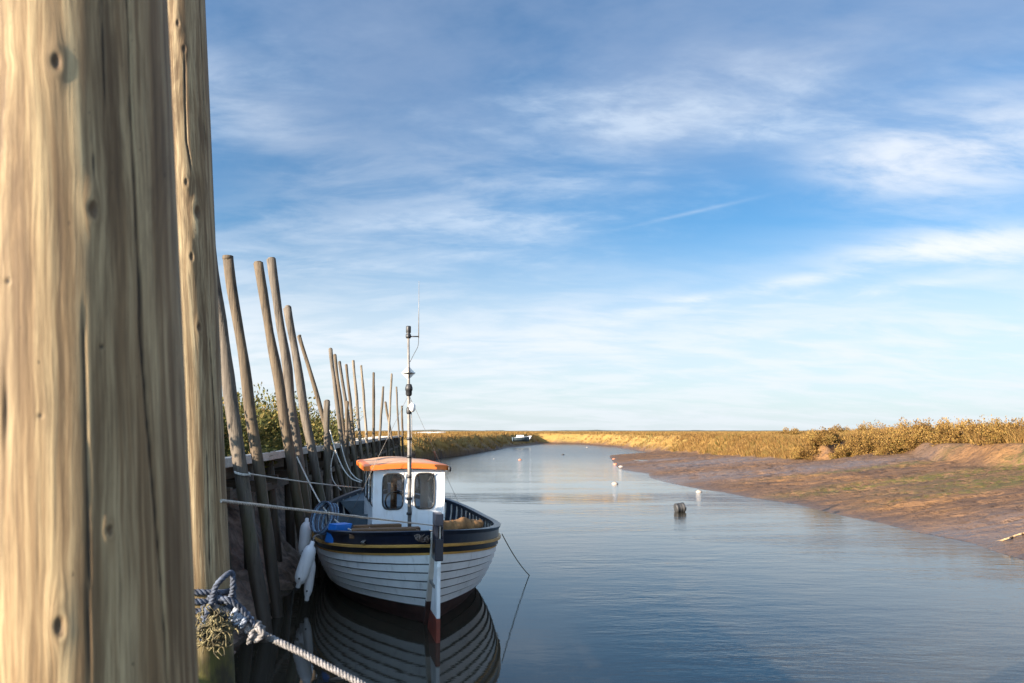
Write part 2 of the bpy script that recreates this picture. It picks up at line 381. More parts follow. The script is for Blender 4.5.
# algae streaks and pale sheen on the right hand mud flat
alg = np.zeros_like(X)
for (px, py, sx, sy, z) in ((930,474,5.0,.8,.8),(1000,480,3,1.1,.75),(870,470,3,.45,.7),(975,497,2.5,.4,.4),(1010,491,2,.5,.5)):
    c = P(px, py, z=z); alg = np.maximum(alg, np.exp(-((X-c.x)/sx)**2-((Y-c.y+(X-c.x)*-.05)/sy)**2)*1.4)
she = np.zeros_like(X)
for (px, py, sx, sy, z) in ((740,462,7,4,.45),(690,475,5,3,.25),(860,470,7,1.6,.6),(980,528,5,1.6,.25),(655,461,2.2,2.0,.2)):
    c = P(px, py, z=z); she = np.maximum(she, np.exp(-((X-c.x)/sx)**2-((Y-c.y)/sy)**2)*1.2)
nr, na = X.shape; idx = np.arange(nr*na).reshape(nr, na)
fq = np.stack([idx[:-1, :-1], idx[:-1, 1:], idx[1:, 1:], idx[1:, :-1]], -1).reshape(-1, 4)[:, ::-1]
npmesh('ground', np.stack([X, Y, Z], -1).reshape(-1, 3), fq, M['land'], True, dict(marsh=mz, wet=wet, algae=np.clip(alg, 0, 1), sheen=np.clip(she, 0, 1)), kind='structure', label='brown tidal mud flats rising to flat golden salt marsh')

# water sheet
mb = MB(); mb.add([(-60,-60,0),(120,-60,0),(160,260,0),(-60,260,0)], [(0,1,2,3)]); mb.build('water', M['water'], kind='structure', label='calm tidal creek with blue-grey sky reflections')
# puddle on the mud spit
c = P(656, 461, z=.16)
mb = MB(); n = 28; mb.add([(c.x+1.35*math.cos(a)*(1+.2*math.sin(3*a)), c.y+1.9*math.sin(a), P(656,461,z=.16).z+.03) for a in [2*math.pi*i/n for i in range(n)]], [tuple(range(n))])
mb.build('puddle', M['water'], kind='structure', label='pale puddle left on the mud spit')

# mud bank under the quay
Ls = np.linspace(-4.6, -.9, 120); Ds = np.linspace(-6, 58, 900); LL, DD = np.meshgrid(Ls, Ds)
prof = np.interp(LL, [-4.6,-3.6,-3.1,-2.5,-2.2,-1.7,-.9], [1.72,1.6,1.15,.35,.05,-.35,-.8])
hard = fbm(LL*2.2, DD*1.6, 5, 31)*.55+np.abs(fbm(LL*5, DD*4, 3, 12))*.3
BZ = prof+hard*np.clip((LL+4.3)/.8, 0, 1)*np.where(LL < -1.8, 1, .4)
BX = QA*DD+LL+fbm(LL*3, DD*3, 3, 8)*.2
nr, na = BX.shape; idx = np.arange(nr*na).reshape(nr, na)
fq = np.stack([idx[:-1, :-1], idx[:-1, 1:], idx[1:, 1:], idx[1:, :-1]], -1).reshape(-1, 4)
npmesh('bank', np.stack([BX, DD, BZ], -1).reshape(-1, 3), fq, M['bank'], True, kind='structure', label='dark clay bank under the timber quay')

# ------------------------------------------------------------------ quay
DK = 1.85
quay = empty('timber_quay', Q(-2.9, 20, 0), label='long timber quay walkway with bleached boards along the left bank', cat='quay')
mb = MB(); D = -4
while D < 56:                                       # deck boards laid across the walkway, slightly uneven
    w = .145; dz = random.uniform(-.008, .008)
    mb.box(Q(-3.05+random.uniform(-.02,.02), D, DK-.025+dz), (1.34, w-.012, .05), (QR, QF, UZ)); D += w
mb.build('deck_boards', M['deckwood'], quay)
MB().box(Q(-2.37, 26, DK-.005), (.12, 60, .11), (QR, QF, UZ)).build('edge_beam', M['deckwood'], quay, bevel=.01)
MB().box(Q(-2.75, 26, DK-.20), (.10, 60, .16), (QR, QF, UZ)).build('bearer', M['darkwood'], quay, bevel=.01)
MB().box(Q(-3.6, 26, DK-.20), (.10, 60, .16), (QR, QF, UZ)).build('bearer', M['darkwood'], quay, bevel=.01)
for (d0, d1, z) in ((8.8,11.2,1.45),(11.4,14.6,1.40),(15,21,1.3),(22,34,1.25),(35,55,1.2)):
    MB().box(Q(-2.40, (d0+d1)/2, z), (.07, d1-d0, .11), (QR, QF, UZ)).build('waling', M['darkwood'], quay, bevel=.01)
for D in np.arange(6.4, 55, 1.35):
    MB().box(Q(-2.95, D, DK-.36), (1.3, .10, .14), (QR, QF, UZ)).build('cross_beam', M['darkwood'], quay)
D = 6.0
while D < 55:                                        # rough upright revetment boards, gaps between them
    h = random.uniform(.7, 1.15); w = random.uniform(.12,.22)*(1 if D < 20 else 1.8)
    if random.random() < .55: MB().box(Q(-3.1+random.uniform(-.05,.05), D, 1.68-h/2), (.04, w, h), (QR, QF, UZ)).build('revetment_board', M['darkwood'], quay)
    D += random.uniform(.22, .36)*(1 if D < 20 else 2.4)
k = 0
for D in list(np.arange(7.6, 28, 1.55))+list(np.arange(28.5, 55, 2.0)):
    D = D+random.uniform(-.3, .3); l = random.uniform(-.1, .1)
    p0 = Q(-2.28+l, D, -.7); p1 = Q(-2.52, D, DK-.1)
    MB().tube([p0.lerp(p1, i/6) for i in range(7)], [.085*(1-.02*i) for i in range(7)], 10, jit=.15).build('support_pile', M['pile'], quay)

# ------------------------------------------------------------------ mooring poles
poles = [ # depth, deck px, deck py, top px, top py, width px, material, label
 (8.7, 241, 463, 208, 232, 14.5, 'pole_grey', 'thick grey leaning pole just right of the second big post'),
 (9.8, 256, 462, 228, 257, 12, 'pole_brown', 'brown leaning pole with a frayed flat top near the left'),
 (11.7, 289, 458, 258, 263, 11, 'pole_brown', 'tall leaning pole, left one of the close tall pair'),
 (12.4, 299, 456, 271.5, 259, 10.5, 'pole_grey', 'tallest leaning pole, right one of the close tall pair'),
 (14.2, 314, 455, 288, 308, 9.5, 'pole_grey', 'leaning rounded-top pole right of the close tall pair'),
 (16.4, 331, 448, 299.5, 336, 5, 'pole_brown', 'thin strongly slanting pole crossing in front of the sky'),
 (15.6, 327, 452, 327, 401, 7.2, 'pole_grey', 'short stout post with cut top standing near the stern ropes'),
 (18.0, 342, 447, 330.5, 349, 4.8, 'pole_grey', 'dark tall pole, left of a touching pair at mid quay'),
 (19.0, 345, 446, 334.8, 355, 4, 'pole_brown', 'slightly shorter pole, right of a touching pair at mid quay'),
 (20.0, 352, 446, 339.5, 362, 4, 'pole_grey', 'thin leaning pole behind the short dark stump'),
 (18.4, 346, 449, 347, 402, 4.4, 'pile', 'short dark stump pole at mid quay'),
 (21.6, 355, 445, 346.3, 365, 3.5, 'pole_brown', 'slim pole with darker top left of a pale taller pole'),
 (22.6, 360.5, 445, 353.3, 361, 3.5, 'pole_pale', 'pale straight slim pole, tallest of the far quay row'),
 (25.0, 367, 443, 361.2, 366, 3, 'pole_pale', 'thin pale pole leaning left beside the tallest far one'),
 (27.8, 373.5, 442, 373.6, 373, 3.2, 'pole_brown', 'upright pole standing alone in the far row'),
 (31.0, 379.5, 441, 383.2, 387, 2.9, 'pole_grey', 'pole leaning right beyond the lone upright one'),
 (39.0, 392, 439.5, 385.2, 402, 2.6, 'pole_brown', 'low leaning pole crossing behind the far ones'),
 (38.0, 389, 440, 391.6, 374, 2.4, 'pole_pale', 'thin pale far pole leaning slightly right near the mast'),
 (47.5, 399.5, 438, 396.4, 387, 2.1, 'pole_grey', 'very thin pole near the end of the quay'),
 (53.0, 403, 437.5, 402, 406, 2.3, 'pole_brown', 'farthest short pole at the end of the quay'),
]
PT = []
for i, (Y, dx, dy, tx, ty, wd, mk, lab) in enumerate(poles):
    a = P(dx, dy, Y=Y); bt = P(tx, ty, Y=Y); d = (a-bt); base = a+d*((a.z+.8)/(-d.z))
    r = wd*.88*Y/F/2; N = 26; pts = []; rs = []
    bx, by = random.uniform(-1,1)*r*.45, random.uniform(-1,1)*r*.5
    for j in range(N+1):
        u = j/N; p_ = base.lerp(bt, u); s_ = math.sin(math.pi*u)
        pts.append(p_+Vector((bx*s_+mn.noise(Vector((i*3.1, u*7, 0)))*r*.28, by*s_, 0))); rs.append(r*(1.08-.16*u)*(1+.05*mn.noise(Vector((i*9, u*14, 2)))))
    mb = MB(); mb.tube(pts, rs, 16, jit=.25)
    n = len(mb.v)
    if i == 1:   # frayed square cap
        mb.lathe(bt, [(r*.85, -.05), (r*1.06, -.02), (r*1.0, .015), (r*.3, .02)], 9)
    elif i in (4,): mb.lathe(bt, [(r*.84, -.01), (r*.74, .03), (r*.4, .05), (r*.1, .052)], 12)
    else: mb.lathe(bt, [(r*.84, -.01), (r*.76, .02), (r*.1, .03)], 12, axis=(bt-base).normalized()+Vector((random.uniform(-.2,.2),0,0)))
    mb.build('mooring_pole', M[mk], origin=base, label=lab, cat='pole', group='mooring poles along the quay')
    PT.append((base, bt, r))
def onpole(i, z, side=0):
    b_, t_, r = PT[i]; u = (z-b_.z)/(t_.z-b_.z); return b_.lerp(t_, u)+Vector((side*r, -r*.6, 0))

# ------------------------------------------------------------------ foreground posts
def big_post(name, top, bot, rt, rb, knots, cracks, material, label, ztop, NA=420, NZ=620, holes=()):
    ax = (top-bot).normalized()
    # extend
    b0 = bot+ax*((-1.0-bot.z)/ax.z); t0 = bot+ax*((ztop-bot.z)/ax.z); Lr = (t0-b0).length
    zv0, zv1 = bot.z-.1, top.z+.1                       # dense part in view
    zs = np.concatenate([np.linspace(b0.z, zv0, 30, endpoint=False), np.linspace(zv0, zv1, NZ), np.linspace(zv1, t0.z, 20)[1:]])
    ph = np.linspace(-math.pi, math.pi, NA, endpoint=False)   # 0 faces the camera, + to the right
    PH, ZZ = np.meshgrid(ph, zs)
    R0 = rb+(rt-rb)*np.clip((ZZ-bot.z)/(top.z-bot.z), -.3, 1.3)
    Rm = (rb+rt)/2; S = PH*Rm                              # arc length
    grc = S+fbm(S*7+3, ZZ*2.2, 4, 41)*.017+fbm(S*22, ZZ*9, 3, 44)*.006; dr = np.zeros_like(S); kn = np.zeros_like(S)
    dr += fbm(np.cos(PH)*1.3+5, np.sin(PH)*1.3+ZZ*.7, 3, 2)*.03*Rm
    dr += fbm(S*25, ZZ*1.5, 3, 6)*.014*Rm
    # grain swirls around the knots
    for (kp, kz, kr) in knots:
        s0 = kp*Rm; ds = S-s0; dz = (ZZ-kz); ir = 1+fbm(S*30+kz*9, ZZ*22, 3, 4)*.9; q = np.sqrt((ds/kr)**2+(dz/(kr*3.2))**2)*ir
        grc += -np.sign(ds)*kr*1.15*np.exp(-q*q/3.0)*(1-np.exp(-(ds/kr*1.3)**2))
        q2 = np.sqrt((ds/kr)**2+(dz/(kr*2.3+ds*.6))**2)*ir*1.35
        kn = np.maximum(kn, ss((1.05-q2)*3)*.85); kn = np.maximum(kn, .35*np.exp(-((q2-1.6)/.25)**2)*.5)
        dr += kr*.30*np.exp(-q*q/2.2)-kr*.55*np.exp(-(q2*1.5)**2)
    ck = np.zeros_like(S)
    for (pts, wd, dp) in cracks:                           # pts: (z, phi) from bottom to top
        zc = np.array([a for a, _ in pts]); pc = np.array([b for _, b in pts])
        pcz = np.interp(ZZ, zc, pc)+fbm(ZZ*7, ZZ*0+pts[0][1]*10, 4, 3)*.05
        taper = ss((ZZ-zc[0])/.08)*ss((zc[-1]-ZZ)/.08)
        wz = wd*(.75+.5*vnoise(ZZ*9, ZZ*0+3, 5))
        e = np.exp(-((PH-pcz)*Rm/wz)**2)*taper
        dr -= dp*e; ck = np.maximum(ck, np.clip(e*1.9-.35, 0, 1))
    for (hp, hz, hr) in holes:
        e = np.exp(-(((PH-hp)*Rm/hr)**2+((ZZ-hz)/(hr*1.3))**2)); ck = np.maximum(ck, np.clip(e*1.6-.3, 0, 1)); dr -= hr*.8*e
    RR = R0+dr; u = (ZZ-b0.z)/(t0.z-b0.z)
    CX = b0.x+(t0.x-b0.x)*u; CY = b0.y+(t0.y-b0.y)*u
    mid = (top+bot)/2; vd = Vector((mid.x, mid.y)).normalized()    # view direction
    # phi=0 -> towards the camera (-vd), + -> right
    rx, ry = vd.y, -vd.x
    XX = CX+RR*(-np.cos(PH)*vd.x+np.sin(PH)*rx); YY = CY+RR*(-np.cos(PH)*vd.y+np.sin(PH)*ry)
    nr, na = XX.shape; idx = np.arange(nr*na).reshape(nr, na); nx = np.roll(idx, -1, 1)
    fq = np.stack([idx[:-1], nx[:-1], nx[1:], idx[1:]], -1).reshape(-1, 4)
    V = np.stack([XX, YY, ZZ], -1).reshape(-1, 3)
    # cap
    c = len(V); V = np.vstack([V, [[t0.x, t0.y, t0.z]]])
    capf = np.stack([idx[-1], nx[-1], np.full(na, c), np.full(na, c)], -1)
    me_f = fq
    o = npmesh(name, V, me_f, M[material], True, dict(gr=np.append(grc, 0), knot=np.append(kn, 0), crack=np.append(ck, 0)), origin=(b0.x, b0.y, b0.z), label=label, cat='post', group='big mooring posts in the foreground')
    return o
D1 = .95
pt1 = P(54, 0, Y=D1); pb1 = P(67, 683, Y=D1)
r1t, r1b = 112*D1/F, 117*D1/F
r1t *= .995
def z1(py): return P(100, py, Y=D1).z
big_post('front_post', pt1, pb1, r1t, r1b,
   knots=[(.0, z1(105), .007), (.24, z1(232), .006), (-.75, z1(120), .018), (.30, z1(520), .005), (-.05, z1(600), .006), (-.5, z1(300), .004)],
   cracks=[([(z1(900), .82), (z1(560), .72), (z1(430), .66), (z1(350), .62), (z1(200), .60), (z1(60), .60), (z1(-300), .62)], .0016, .0045),
           ([(z1(470), -.40), (z1(420), -.39), (z1(360), -.38)], .0013, .004),
           ([(z1(250), .26), (z1(190), .25), (z1(140), .22)], .0008, .0015),
           ([(z1(700), .12), (z1(560), .15), (z1(300), .16)], .0009, .002),
           ([(z1(170), .36), (z1(-100), .33)], .001, .003)],
   material='post_front', label='broad honey-coloured wooden post filling the left of the view, closest of all', ztop=2.9,
   holes=[(-.36, z1(302), .0022), (-.15, z1(418), .0018), (.28, z1(355), .002), (-.42, z1(190), .0018)])
D2 = 2.9
pt2 = P(175, 0, Y=D2); pb2 = P(197, 590, Y=D2)
r2 = 31*D2/F
def z2(py): return P(200, py, Y=D2).z
big_post('second_post', pt2, pb2, r2*.96, r2*1.0,
   knots=[(.05, z2(36), .010), (.22, z2(60), .010), (.12, z2(190), .011), (.45, z2(218), .016), (.2, z2(262), .012), (.35, z2(330), .010)],
   cracks=[([(z2(185), .35), (z2(150), .18), (z2(60), .22)], .0022, .006), ([(z2(500), .75), (z2(420), .8), (z2(330), .7)], .0022, .006), ([(z2(575), .4), (z2(440), .45)], .002, .005), ([(z2(-80), .95), (z2(170), .9)][::-1], .002, .005)],
   material='post_second', label='slimmer honey-coloured post with dark blue ropes round it, second from the left', ztop=4.05, NA=260, NZ=520)

# ------------------------------------------------------------------ ropes
def strand_rope(path, r, turns_per_m=14, n=7):
    pts = [Vector(p) for p in path]; L = [0]
    for i in range(1, len(pts)): L.append(L[-1]+(pts[i]-pts[i-1]).length)
    step = r*.55; N = int(L[-1]/step); rs = []
    mb = MB(); a = None; j = 0; cs = []; fr = []
    for i in range(N+1):
        s = L[-1]*i/N
        while j < len(L)-2 and L[j+1] < s: j += 1
        u = (s-L[j])/(L[j+1]-L[j]+1e-9); cs.append(pts[j].lerp(pts[j+1], u))
    for i in range(N+1):
        tn = (cs[min(i+1, N)]-cs[max(i-1, 0)]).normalized()
        if a is None: a = tn.orthogonal().normalized()
        a = (a-tn*a.dot(tn)).normalized(); fr.append((a.copy(), tn.cross(a)))
    for k in range(3):
        ps = []
        for i in range(N+1):
            w = 2*math.pi*(k/3+L[-1]*i/N*turns_per_m); ps.append(cs[i]+(fr[i][0]*math.cos(w)+fr[i][1]*math.sin(w))*r*.5)
        mb.tube(ps, r*.56, n)
    return mb
def sagline(a, b, sag, n=24):
    a, b = Vector(a), Vector(b); return [a.lerp(b, i/n)-Vector((0, 0, sag*4*(i/n)*(1-i/n))) for i in range(n+1)]
def smooth_path(ps, n=8):
    ps = [Vector(p) for p in ps]; out = []
    for i in range(len(ps)-1):
        p0 = ps[max(i-1, 0)]; p1 = ps[i]; p2 = ps[i+1]; p3 = ps[min(i+2, len(ps)-1)]
        for k in range(n):
            u = k/n; out.append(.5*((2*p1)+(p2-p0)*u+(2*p0-5*p1+4*p2-p3)*u*u+(3*p1-p0-3*p2+p3)*u**3))
    out.append(ps[-1]); return out

ax2 = (pt2-pb2).normalized()
def post2(py_z, ph, rad=1.0):
    c = pb2+ax2*((py_z-pb2.z)/ax2.z); vd = Vector((c.x, c.y, 0)).normalized(); rt = Vector((vd.y, -vd.x, 0))
    return c+(-vd*math.cos(ph)+rt*math.sin(ph))*(r2*rad)
# dark blue wraps round the second post (one rope with a hanging loop)
wr = empty('blue_mooring_rope', post2(z2(600), 0), label='slate-blue rope wound in tight turns round the second post', cat='rope')
zt = z2(586); wraps = []
for i in range(140):
    u = i/139; wraps.append(post2(zt-u*.115+.006*math.sin(i*.4), u*2*math.pi*4.2-1.0, 1.10+.03*math.sin(i*.9)))
strand_rope(wraps, .0105, 22).build('rope_turns', M['rope_blue'], wr)
loop = smooth_path([post2(z2(612), .1, 1.12), P(211,604,Y=2.76), P(215,588,Y=2.74), P(224,577,Y=2.76), P(232,573,Y=2.8), P(233,583,Y=2.8), P(232,594,Y=2.82), P(226,603,Y=2.84)], 10)
strand_rope(loop, .0100, 24).build('rope_loop', M['rope_blue'], wr)
loop = smooth_path([P(208,598,Y=2.77), P(226,599,Y=2.76), P(240,607,Y=2.78), P(249,618,Y=2.8), P(254,626,Y=2.81)], 10)
strand_rope(loop, .010, 18).build('rope_tail', M['rope_blue'], wr)
loop = smooth_path([post2(z2(600), .15, 1.14), P(208,612,Y=2.76), P(203,627,Y=2.76), P(202,640,Y=2.78)], 10)
strand_rope(loop, .0105, 18).build('rope_tail', M['rope_blue'], wr)
# thick pale rope to the lower right
k1 = P(226,611,Y=2.80); k2 = P(258,632,Y=2.82)
e2 = P(360,683,Y=2.80); e3 = P(900,1020,Y=2.72)
pr = empty('thick_mooring_rope', k1, label='thick pale twisted rope running from the knot down to the lower right', cat='rope')
strand_rope([P(213,607,Y=2.78), P(219,609,Y=2.79), k1, P(240,621,Y=2.81), k2, P(300,652,Y=2.81), e2, P(500,768,Y=2.78), e3], .0125, 26).build('rope_line', M['rope'], pr)
def coil(a, b, r, turns, rr, m, name, par):
    a, b = Vector(a), Vector(b); tn = (b-a).normalized(); x = tn.orthogonal().normalized(); y = tn.cross(x); ps = []
    N = int(turns*20)
    for i in range(N+1):
        w = 2*math.pi*turns*i/N; ps.append(a.lerp(b, i/N)+(x*math.cos(w)+y*math.sin(w))*r*(1+.12*math.sin(w*.7)))
    strand_rope(ps, rr, 18).build(name, m, par)
coil(P(233,612,Y=2.80), P(247,623,Y=2.81), .020, 3, .0115, M['rope_lb2'] if 'rope_lb2' in M else ropemat('pale_blue_grey_rope', (.34,.37,.43), (.13,.15,.19)), 'rope_knot', pr)
coil(P(252,626,Y=2.81), P(259,634,Y=2.82), .019, 2, .0115, M['rope'], 'rope_knot', pr)
strand_rope(smooth_path([P(255,630,Y=2.80), P(251,636,Y=2.78), P(249,643,Y=2.79)], 6), .010, 18).build('rope_end', M['rope'], pr)
strand_rope(smooth_path([P(257,628,Y=2.79), P(263,634,Y=2.78), P(256,640,Y=2.79), P(253,634,Y=2.79)], 6), .010, 18).build('rope_end', M['rope'], pr)
# frayed clump
fc = P(213,628,Y=2.76); mb = MB()
for i in range(240):
    a = fc+Vector((random.gauss(0,.016), random.gauss(0,.010), random.gauss(0,.019)))
    ps = [a]
    for k in range(5): ps.append(ps[-1]+Vector((random.gauss(0,.012), random.gauss(0,.008), random.gauss(-.002,.012))))
    mb.tube(smooth_path(ps, 3), random.uniform(.001,.0028), 5)
mb.build('frayed_rope_clump', M['rope_old'], origin=fc, label='mossy yellow-brown frayed rope clump hanging below the blue turns', cat='rope')

# ------------------------------------------------------------------ the boat
O = P(438, 643, z=0); a0 = math.radians(13.5)
BR = Vector((math.cos(a0), math.sin(a0), 0)); BA = Vector((-math.sin(a0), math.cos(a0), 0))
def B(x, y, z): return O+BR*x+BA*y+UZ*z
def toB(p): d = Vector(p)-O; return (d.dot(BR), d.dot(BA), d.z)
BX_ = (BR, BA, UZ)
boat = empty('fishing_boat', O, a0, label='white clinker fishing boat with navy top band and small orange-roofed wheelhouse, moored at the quay', cat='boat')
S0, S1, HB, ZK = .30, 7.7, 1.30, -.50
def sheer(u): return .865+.235*abs(u)**2.1+(.05 if u > 0 else 0)*abs(u)**2
def halfb(u): return HB*max(0, 1-min(1, abs(u))**2.7)**.92
def hullpt(u, t, side, off=0):
    # u -1 stern .. 1 bow ; t 0 keel .. 1 sheer
    tt = min(1, t); s0 = S0+.95*(1-tt)**1.35; s1 = S1-1.1*(1-tt)**1.3
    y = s0+(s1-s0)*(u+1)/2; z = ZK+(sheer(u)-ZK)*t
    e = .58+.75*abs(u)**3; q = (1-(1-tt)**2.0)**e
    b = halfb(u)*q+off*min(1, (1-abs(u))*12)
    return Vector((side*b, y, z))
NU = 72
us = [math.sin(math.pi/2*math.sin(math.pi/2*(-1+2*i/NU)))for i in range(NU+1)]
def ztot(u, z): return (z-ZK)/(sheer(u)-ZK)
def strip(mb, tlo, thi, olo, ohi, mi=0, smooth=True, us=us):
    for side in (-1, 1):
        vs = []
        for u in us:
            vs.append(B(*hullpt(u, tlo(u), side, olo))); vs.append(B(*hullpt(u, thi(u), side, ohi)))
        fs = []
        for i in range(len(us)-1):
            q = (2*i, 2*i+1, 2*i+3, 2*i+2); fs.append(q if side > 0 else q[::-1])
        mb.add(vs, fs, mi, smooth)
def band(d): return lambda u: 1-d/(sheer(u)-ZK)
TW = .815                                   # top of white at t
BOOT = lambda u: ztot(u, .17+.05*abs(u)**2)
WT = band(.255)
NS = 6
mb = MB()
for k in range(NS):
    lo = (lambda u, k=k: BOOT(u)+(WT(u)-BOOT(u))*k/NS); hi = (lambda u, k=k: BOOT(u)+(WT(u)-BOOT(u))*(k+1)/NS)
    m1 = (lambda u, lo=lo, hi=hi: lo(u)+(hi(u)-lo(u))*.5)
    strip(mb, lo, m1, .024, .012); strip(mb, m1, hi, .012, .001)
    # stepped land under each plank edge
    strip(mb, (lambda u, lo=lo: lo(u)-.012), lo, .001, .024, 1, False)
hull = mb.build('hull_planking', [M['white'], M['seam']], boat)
mb = MB()
for k in range(7):
    strip(mb, (lambda u, k=k: .002+(BOOT(u)-.012)*k/7), (lambda u, k=k: .002+(BOOT(u)-.012)*(k+1)/7), .014, .001)
mb.build('bottom_planking', M['antifoul'], boat, label='dark brown weedy bottom below the white planks')
mb = MB(); strip(mb, band(.257), band(.232), .020, .026); mb.build('lower_ochre_line', M['yellow'], hull)
mb = MB(); strip(mb, band(.232), band(.168), .018, .018); mb.build('black_band', M['black'], hull)
mb = MB()
strip(mb, band(.172), band(.166), .018, .05); strip(mb, band(.166), band(.140), .05, .05); strip(mb, band(.140), band(.134), .05, .014)
mb.build('rubbing_strake', M['yellow'], hull)
mb = MB(); strip(mb, band(.138), band(0), .014, .014); mb.build('sheer_strake', M['navy'], hull, label='navy top plank')
# gunwale cap + inner skin
mb = MB()
strip(mb, band(.03), band(-.012), .016, .04); strip(mb, band(-.012), band(-.022), .04, .02); strip(mb, band(-.022), band(-.022), .02, -.06); strip(mb, band(-.022), band(.03), -.06, -.06)
mb.build('gunwale', M['navy'], boat)
mb = MB()
for k in range(8): strip(mb, (lambda u, k=k: band(.60+.0)(u)*1.0*0+max(.12, band(.62)(u))+(band(.02)(u)-max(.12, band(.62)(u)))*k/8), (lambda u, k=k: max(.12, band(.62)(u))+(band(.02)(u)-max(.12, band(.62)(u)))*(k+1)/8), -.03, -.03, us=us[3:-3])
mb.build('inner_lining', M['navy'], boat)
# ribs
for i in range(22):
    u = -.50+i*.066
    for side in (-1, 1):
        ps = [B(*(hullpt(u, band(.6)(u)+(band(.03)(u)-band(.6)(u))*j/7, side, -.045))) for j in range(8)]
        MB().tube(ps, .016, 6, smooth=False).build('rib', M['pale'], boat)
# floor
mb = MB(); vs = []; uu = us[6:-6]
for u in uu:
    for side in (-1, 1): v = hullpt(u, ztot(u, .32), side, -.04); vs.append(B(*v))
mb.add(vs, [(2*i, 2*i+1, 2*i+3, 2*i+2) for i in range(len(uu)-1)]); mb.build('floor_boards', M['slate'], boat)
# stern deck (from sternpost forward), just under the gunwale
mb = MB(); vs = []; uu = [u for u in us if u < -.46]
for u in uu:
    for side in (-1, 1): v = hullpt(u, band(.07)(u), side, -.02); vs.append(B(*v))
n = len(uu); mb.add(vs, [(2*i, 2*i+1, 2*i+3, 2*i+2) for i in range(n-1)])
l, r_ = vs[-2], vs[-1]; i_ = (r_-l)*.12; mb.add([l, r_, r_-UZ*.3-i_, l-UZ*.3+i_], [(0,1,2,3)])
mb.build('stern_deck', M['slate'], boat)
# foredeck
mb = MB(); vs = []; uu = [u for u in us if u > .62]
for u in uu:
    for side in (-1, 1): v = hullpt(u, band(.05)(u), side, -.02); vs.append(B(*v))
n = len(uu); mb.add(vs, [(2*i, 2*i+1, 2*i+3, 2*i+2) for i in range(n-1)])
l, r_ = vs[0], vs[1]; i_ = (r_-l)*.15; mb.add([l, r_, r_-UZ*.3-i_, l-UZ*.3+i_], [(3,2,1,0)])
mb.build('foredeck', M['slate'], boat)
# stern post, keel, stem
def keelpath(sgn):
    return [hullpt(sgn*1, t_, 1) for t_ in [i/14 for i in range(15)]]
ps = keelpath(-1); mb = MB()
def postmesh(ps, w, front, back, mats):
    mb = MB()
    for i in range(len(ps)-1):
        a, b_ = ps[i], ps[i+1]; vs = []
        for p_ in (a, b_):
            for (dx, dy) in ((-w/2, front), (w/2, front), (w/2, back), (-w/2, back)): vs.append(B(p_.x+dx, p_.y+dy, p_.z))
        zc = (a.z+b_.z)/2
        mb.add(vs, [(0,1,5,4),(1,2,6,5),(2,3,7,6),(3,0,4,7)], 0 if zc > .26 else 1)
    mb.add([B(ps[-1].x+dx, ps[-1].y+dy, ps[-1].z) for dx, dy in ((-w/2,front),(w/2,front),(w/2,back),(-w/2,back))], [(0,1,2,3)])
    return mb
postmesh([Vector((0, p_.y, p_.z)) for p_ in ps], .085, -.06, .22, None).build('stern_post', [M['cream'], M['antifoul']], boat)
ps = keelpath(1); postmesh([Vector((0, p_.y, p_.z)) for p_ in ps]+[Vector((0, S1+.02, sheer(1)+.12))], .10, -.12, .10, None).build('stem_post', [M['navy'], M['red']], boat)
MB().box(B(0, (S0+S1)/2-.05, ZK-.03), (.09, S1-S0-2.0, .1), BX_).build('keel', M['antifoul'], boat)
# rudder : blade hung on the stern post with navy head and tiller slot
rud = empty('rudder', (0,0,0)); bpy.data.objects.remove(rud)
def slab(mb, prof, w, mi=0):     # prof (y,z) closed polygon extruded in x
    n = len(prof); vs = [B(-w/2, y, z) for y, z in prof]+[B(w/2, y, z) for y, z in prof]
    mb.add(vs, [tuple(range(n))[::-1], tuple(range(n, 2*n))]+[(i, (i+1) % n, n+(i+1) % n, n+i) for i in range(n)], mi); return mb
ZR = P(438, 619, Y=O.y).z; ZN = P(438, 561, Y=O.y).z; ZT = P(438, 514, Y=O.y).z
mb = MB(); slab(mb, [(-.005, ZR), (.46, ZR), (.34, .48), (.22, .70), (.18, ZN), (-.01, ZN), (-.02, ZN-.06), (-.008, ZN-.16)], .042)
rud = mb.build('rudder', M['white'], boat, bevel=.008)
mb = MB(); slab(mb, [(-.004, -.45), (1.0, -.45), (.6, .1), (.46, ZR-.002), (-.005, ZR-.002)], .046); mb.build('lower_blade', M['red'], rud, bevel=.006)
sz0, sz1 = P(438, 539, Y=O.y).z, P(438, 526, Y=O.y).z
mb = MB(); hy = .22; hw = .088
mb.box(B(0, hy/2-.02, (ZN+sz0)/2), (hw, hy, sz0-ZN), BX_); mb.box(B(0, hy/2-.02, (ZT+sz1)/2), (hw, hy, ZT-sz1), BX_)
mb.box(B(-hw*.30, hy/2-.02, (sz0+sz1)/2), (hw*.4, hy, sz1-sz0), BX_); mb.box(B(hw*.42, hy/2-.02, (sz0+sz1)/2), (hw*.16, hy, sz1-sz0), BX_)
mb.build('rudder_head', M['navy'], rud, bevel=.006)
MB().box(B(hw*.13, hy/2, (sz0+sz1)/2), (hw*.22, hy*.9, (sz1-sz0)), BX_).build('tiller_stub', M['cream'], rud)
for z in (.55, .85):
    MB().box(B(0, .30, z), (.066, .34, .035), BX_).build('pintle_strap', M['steel'], rud)

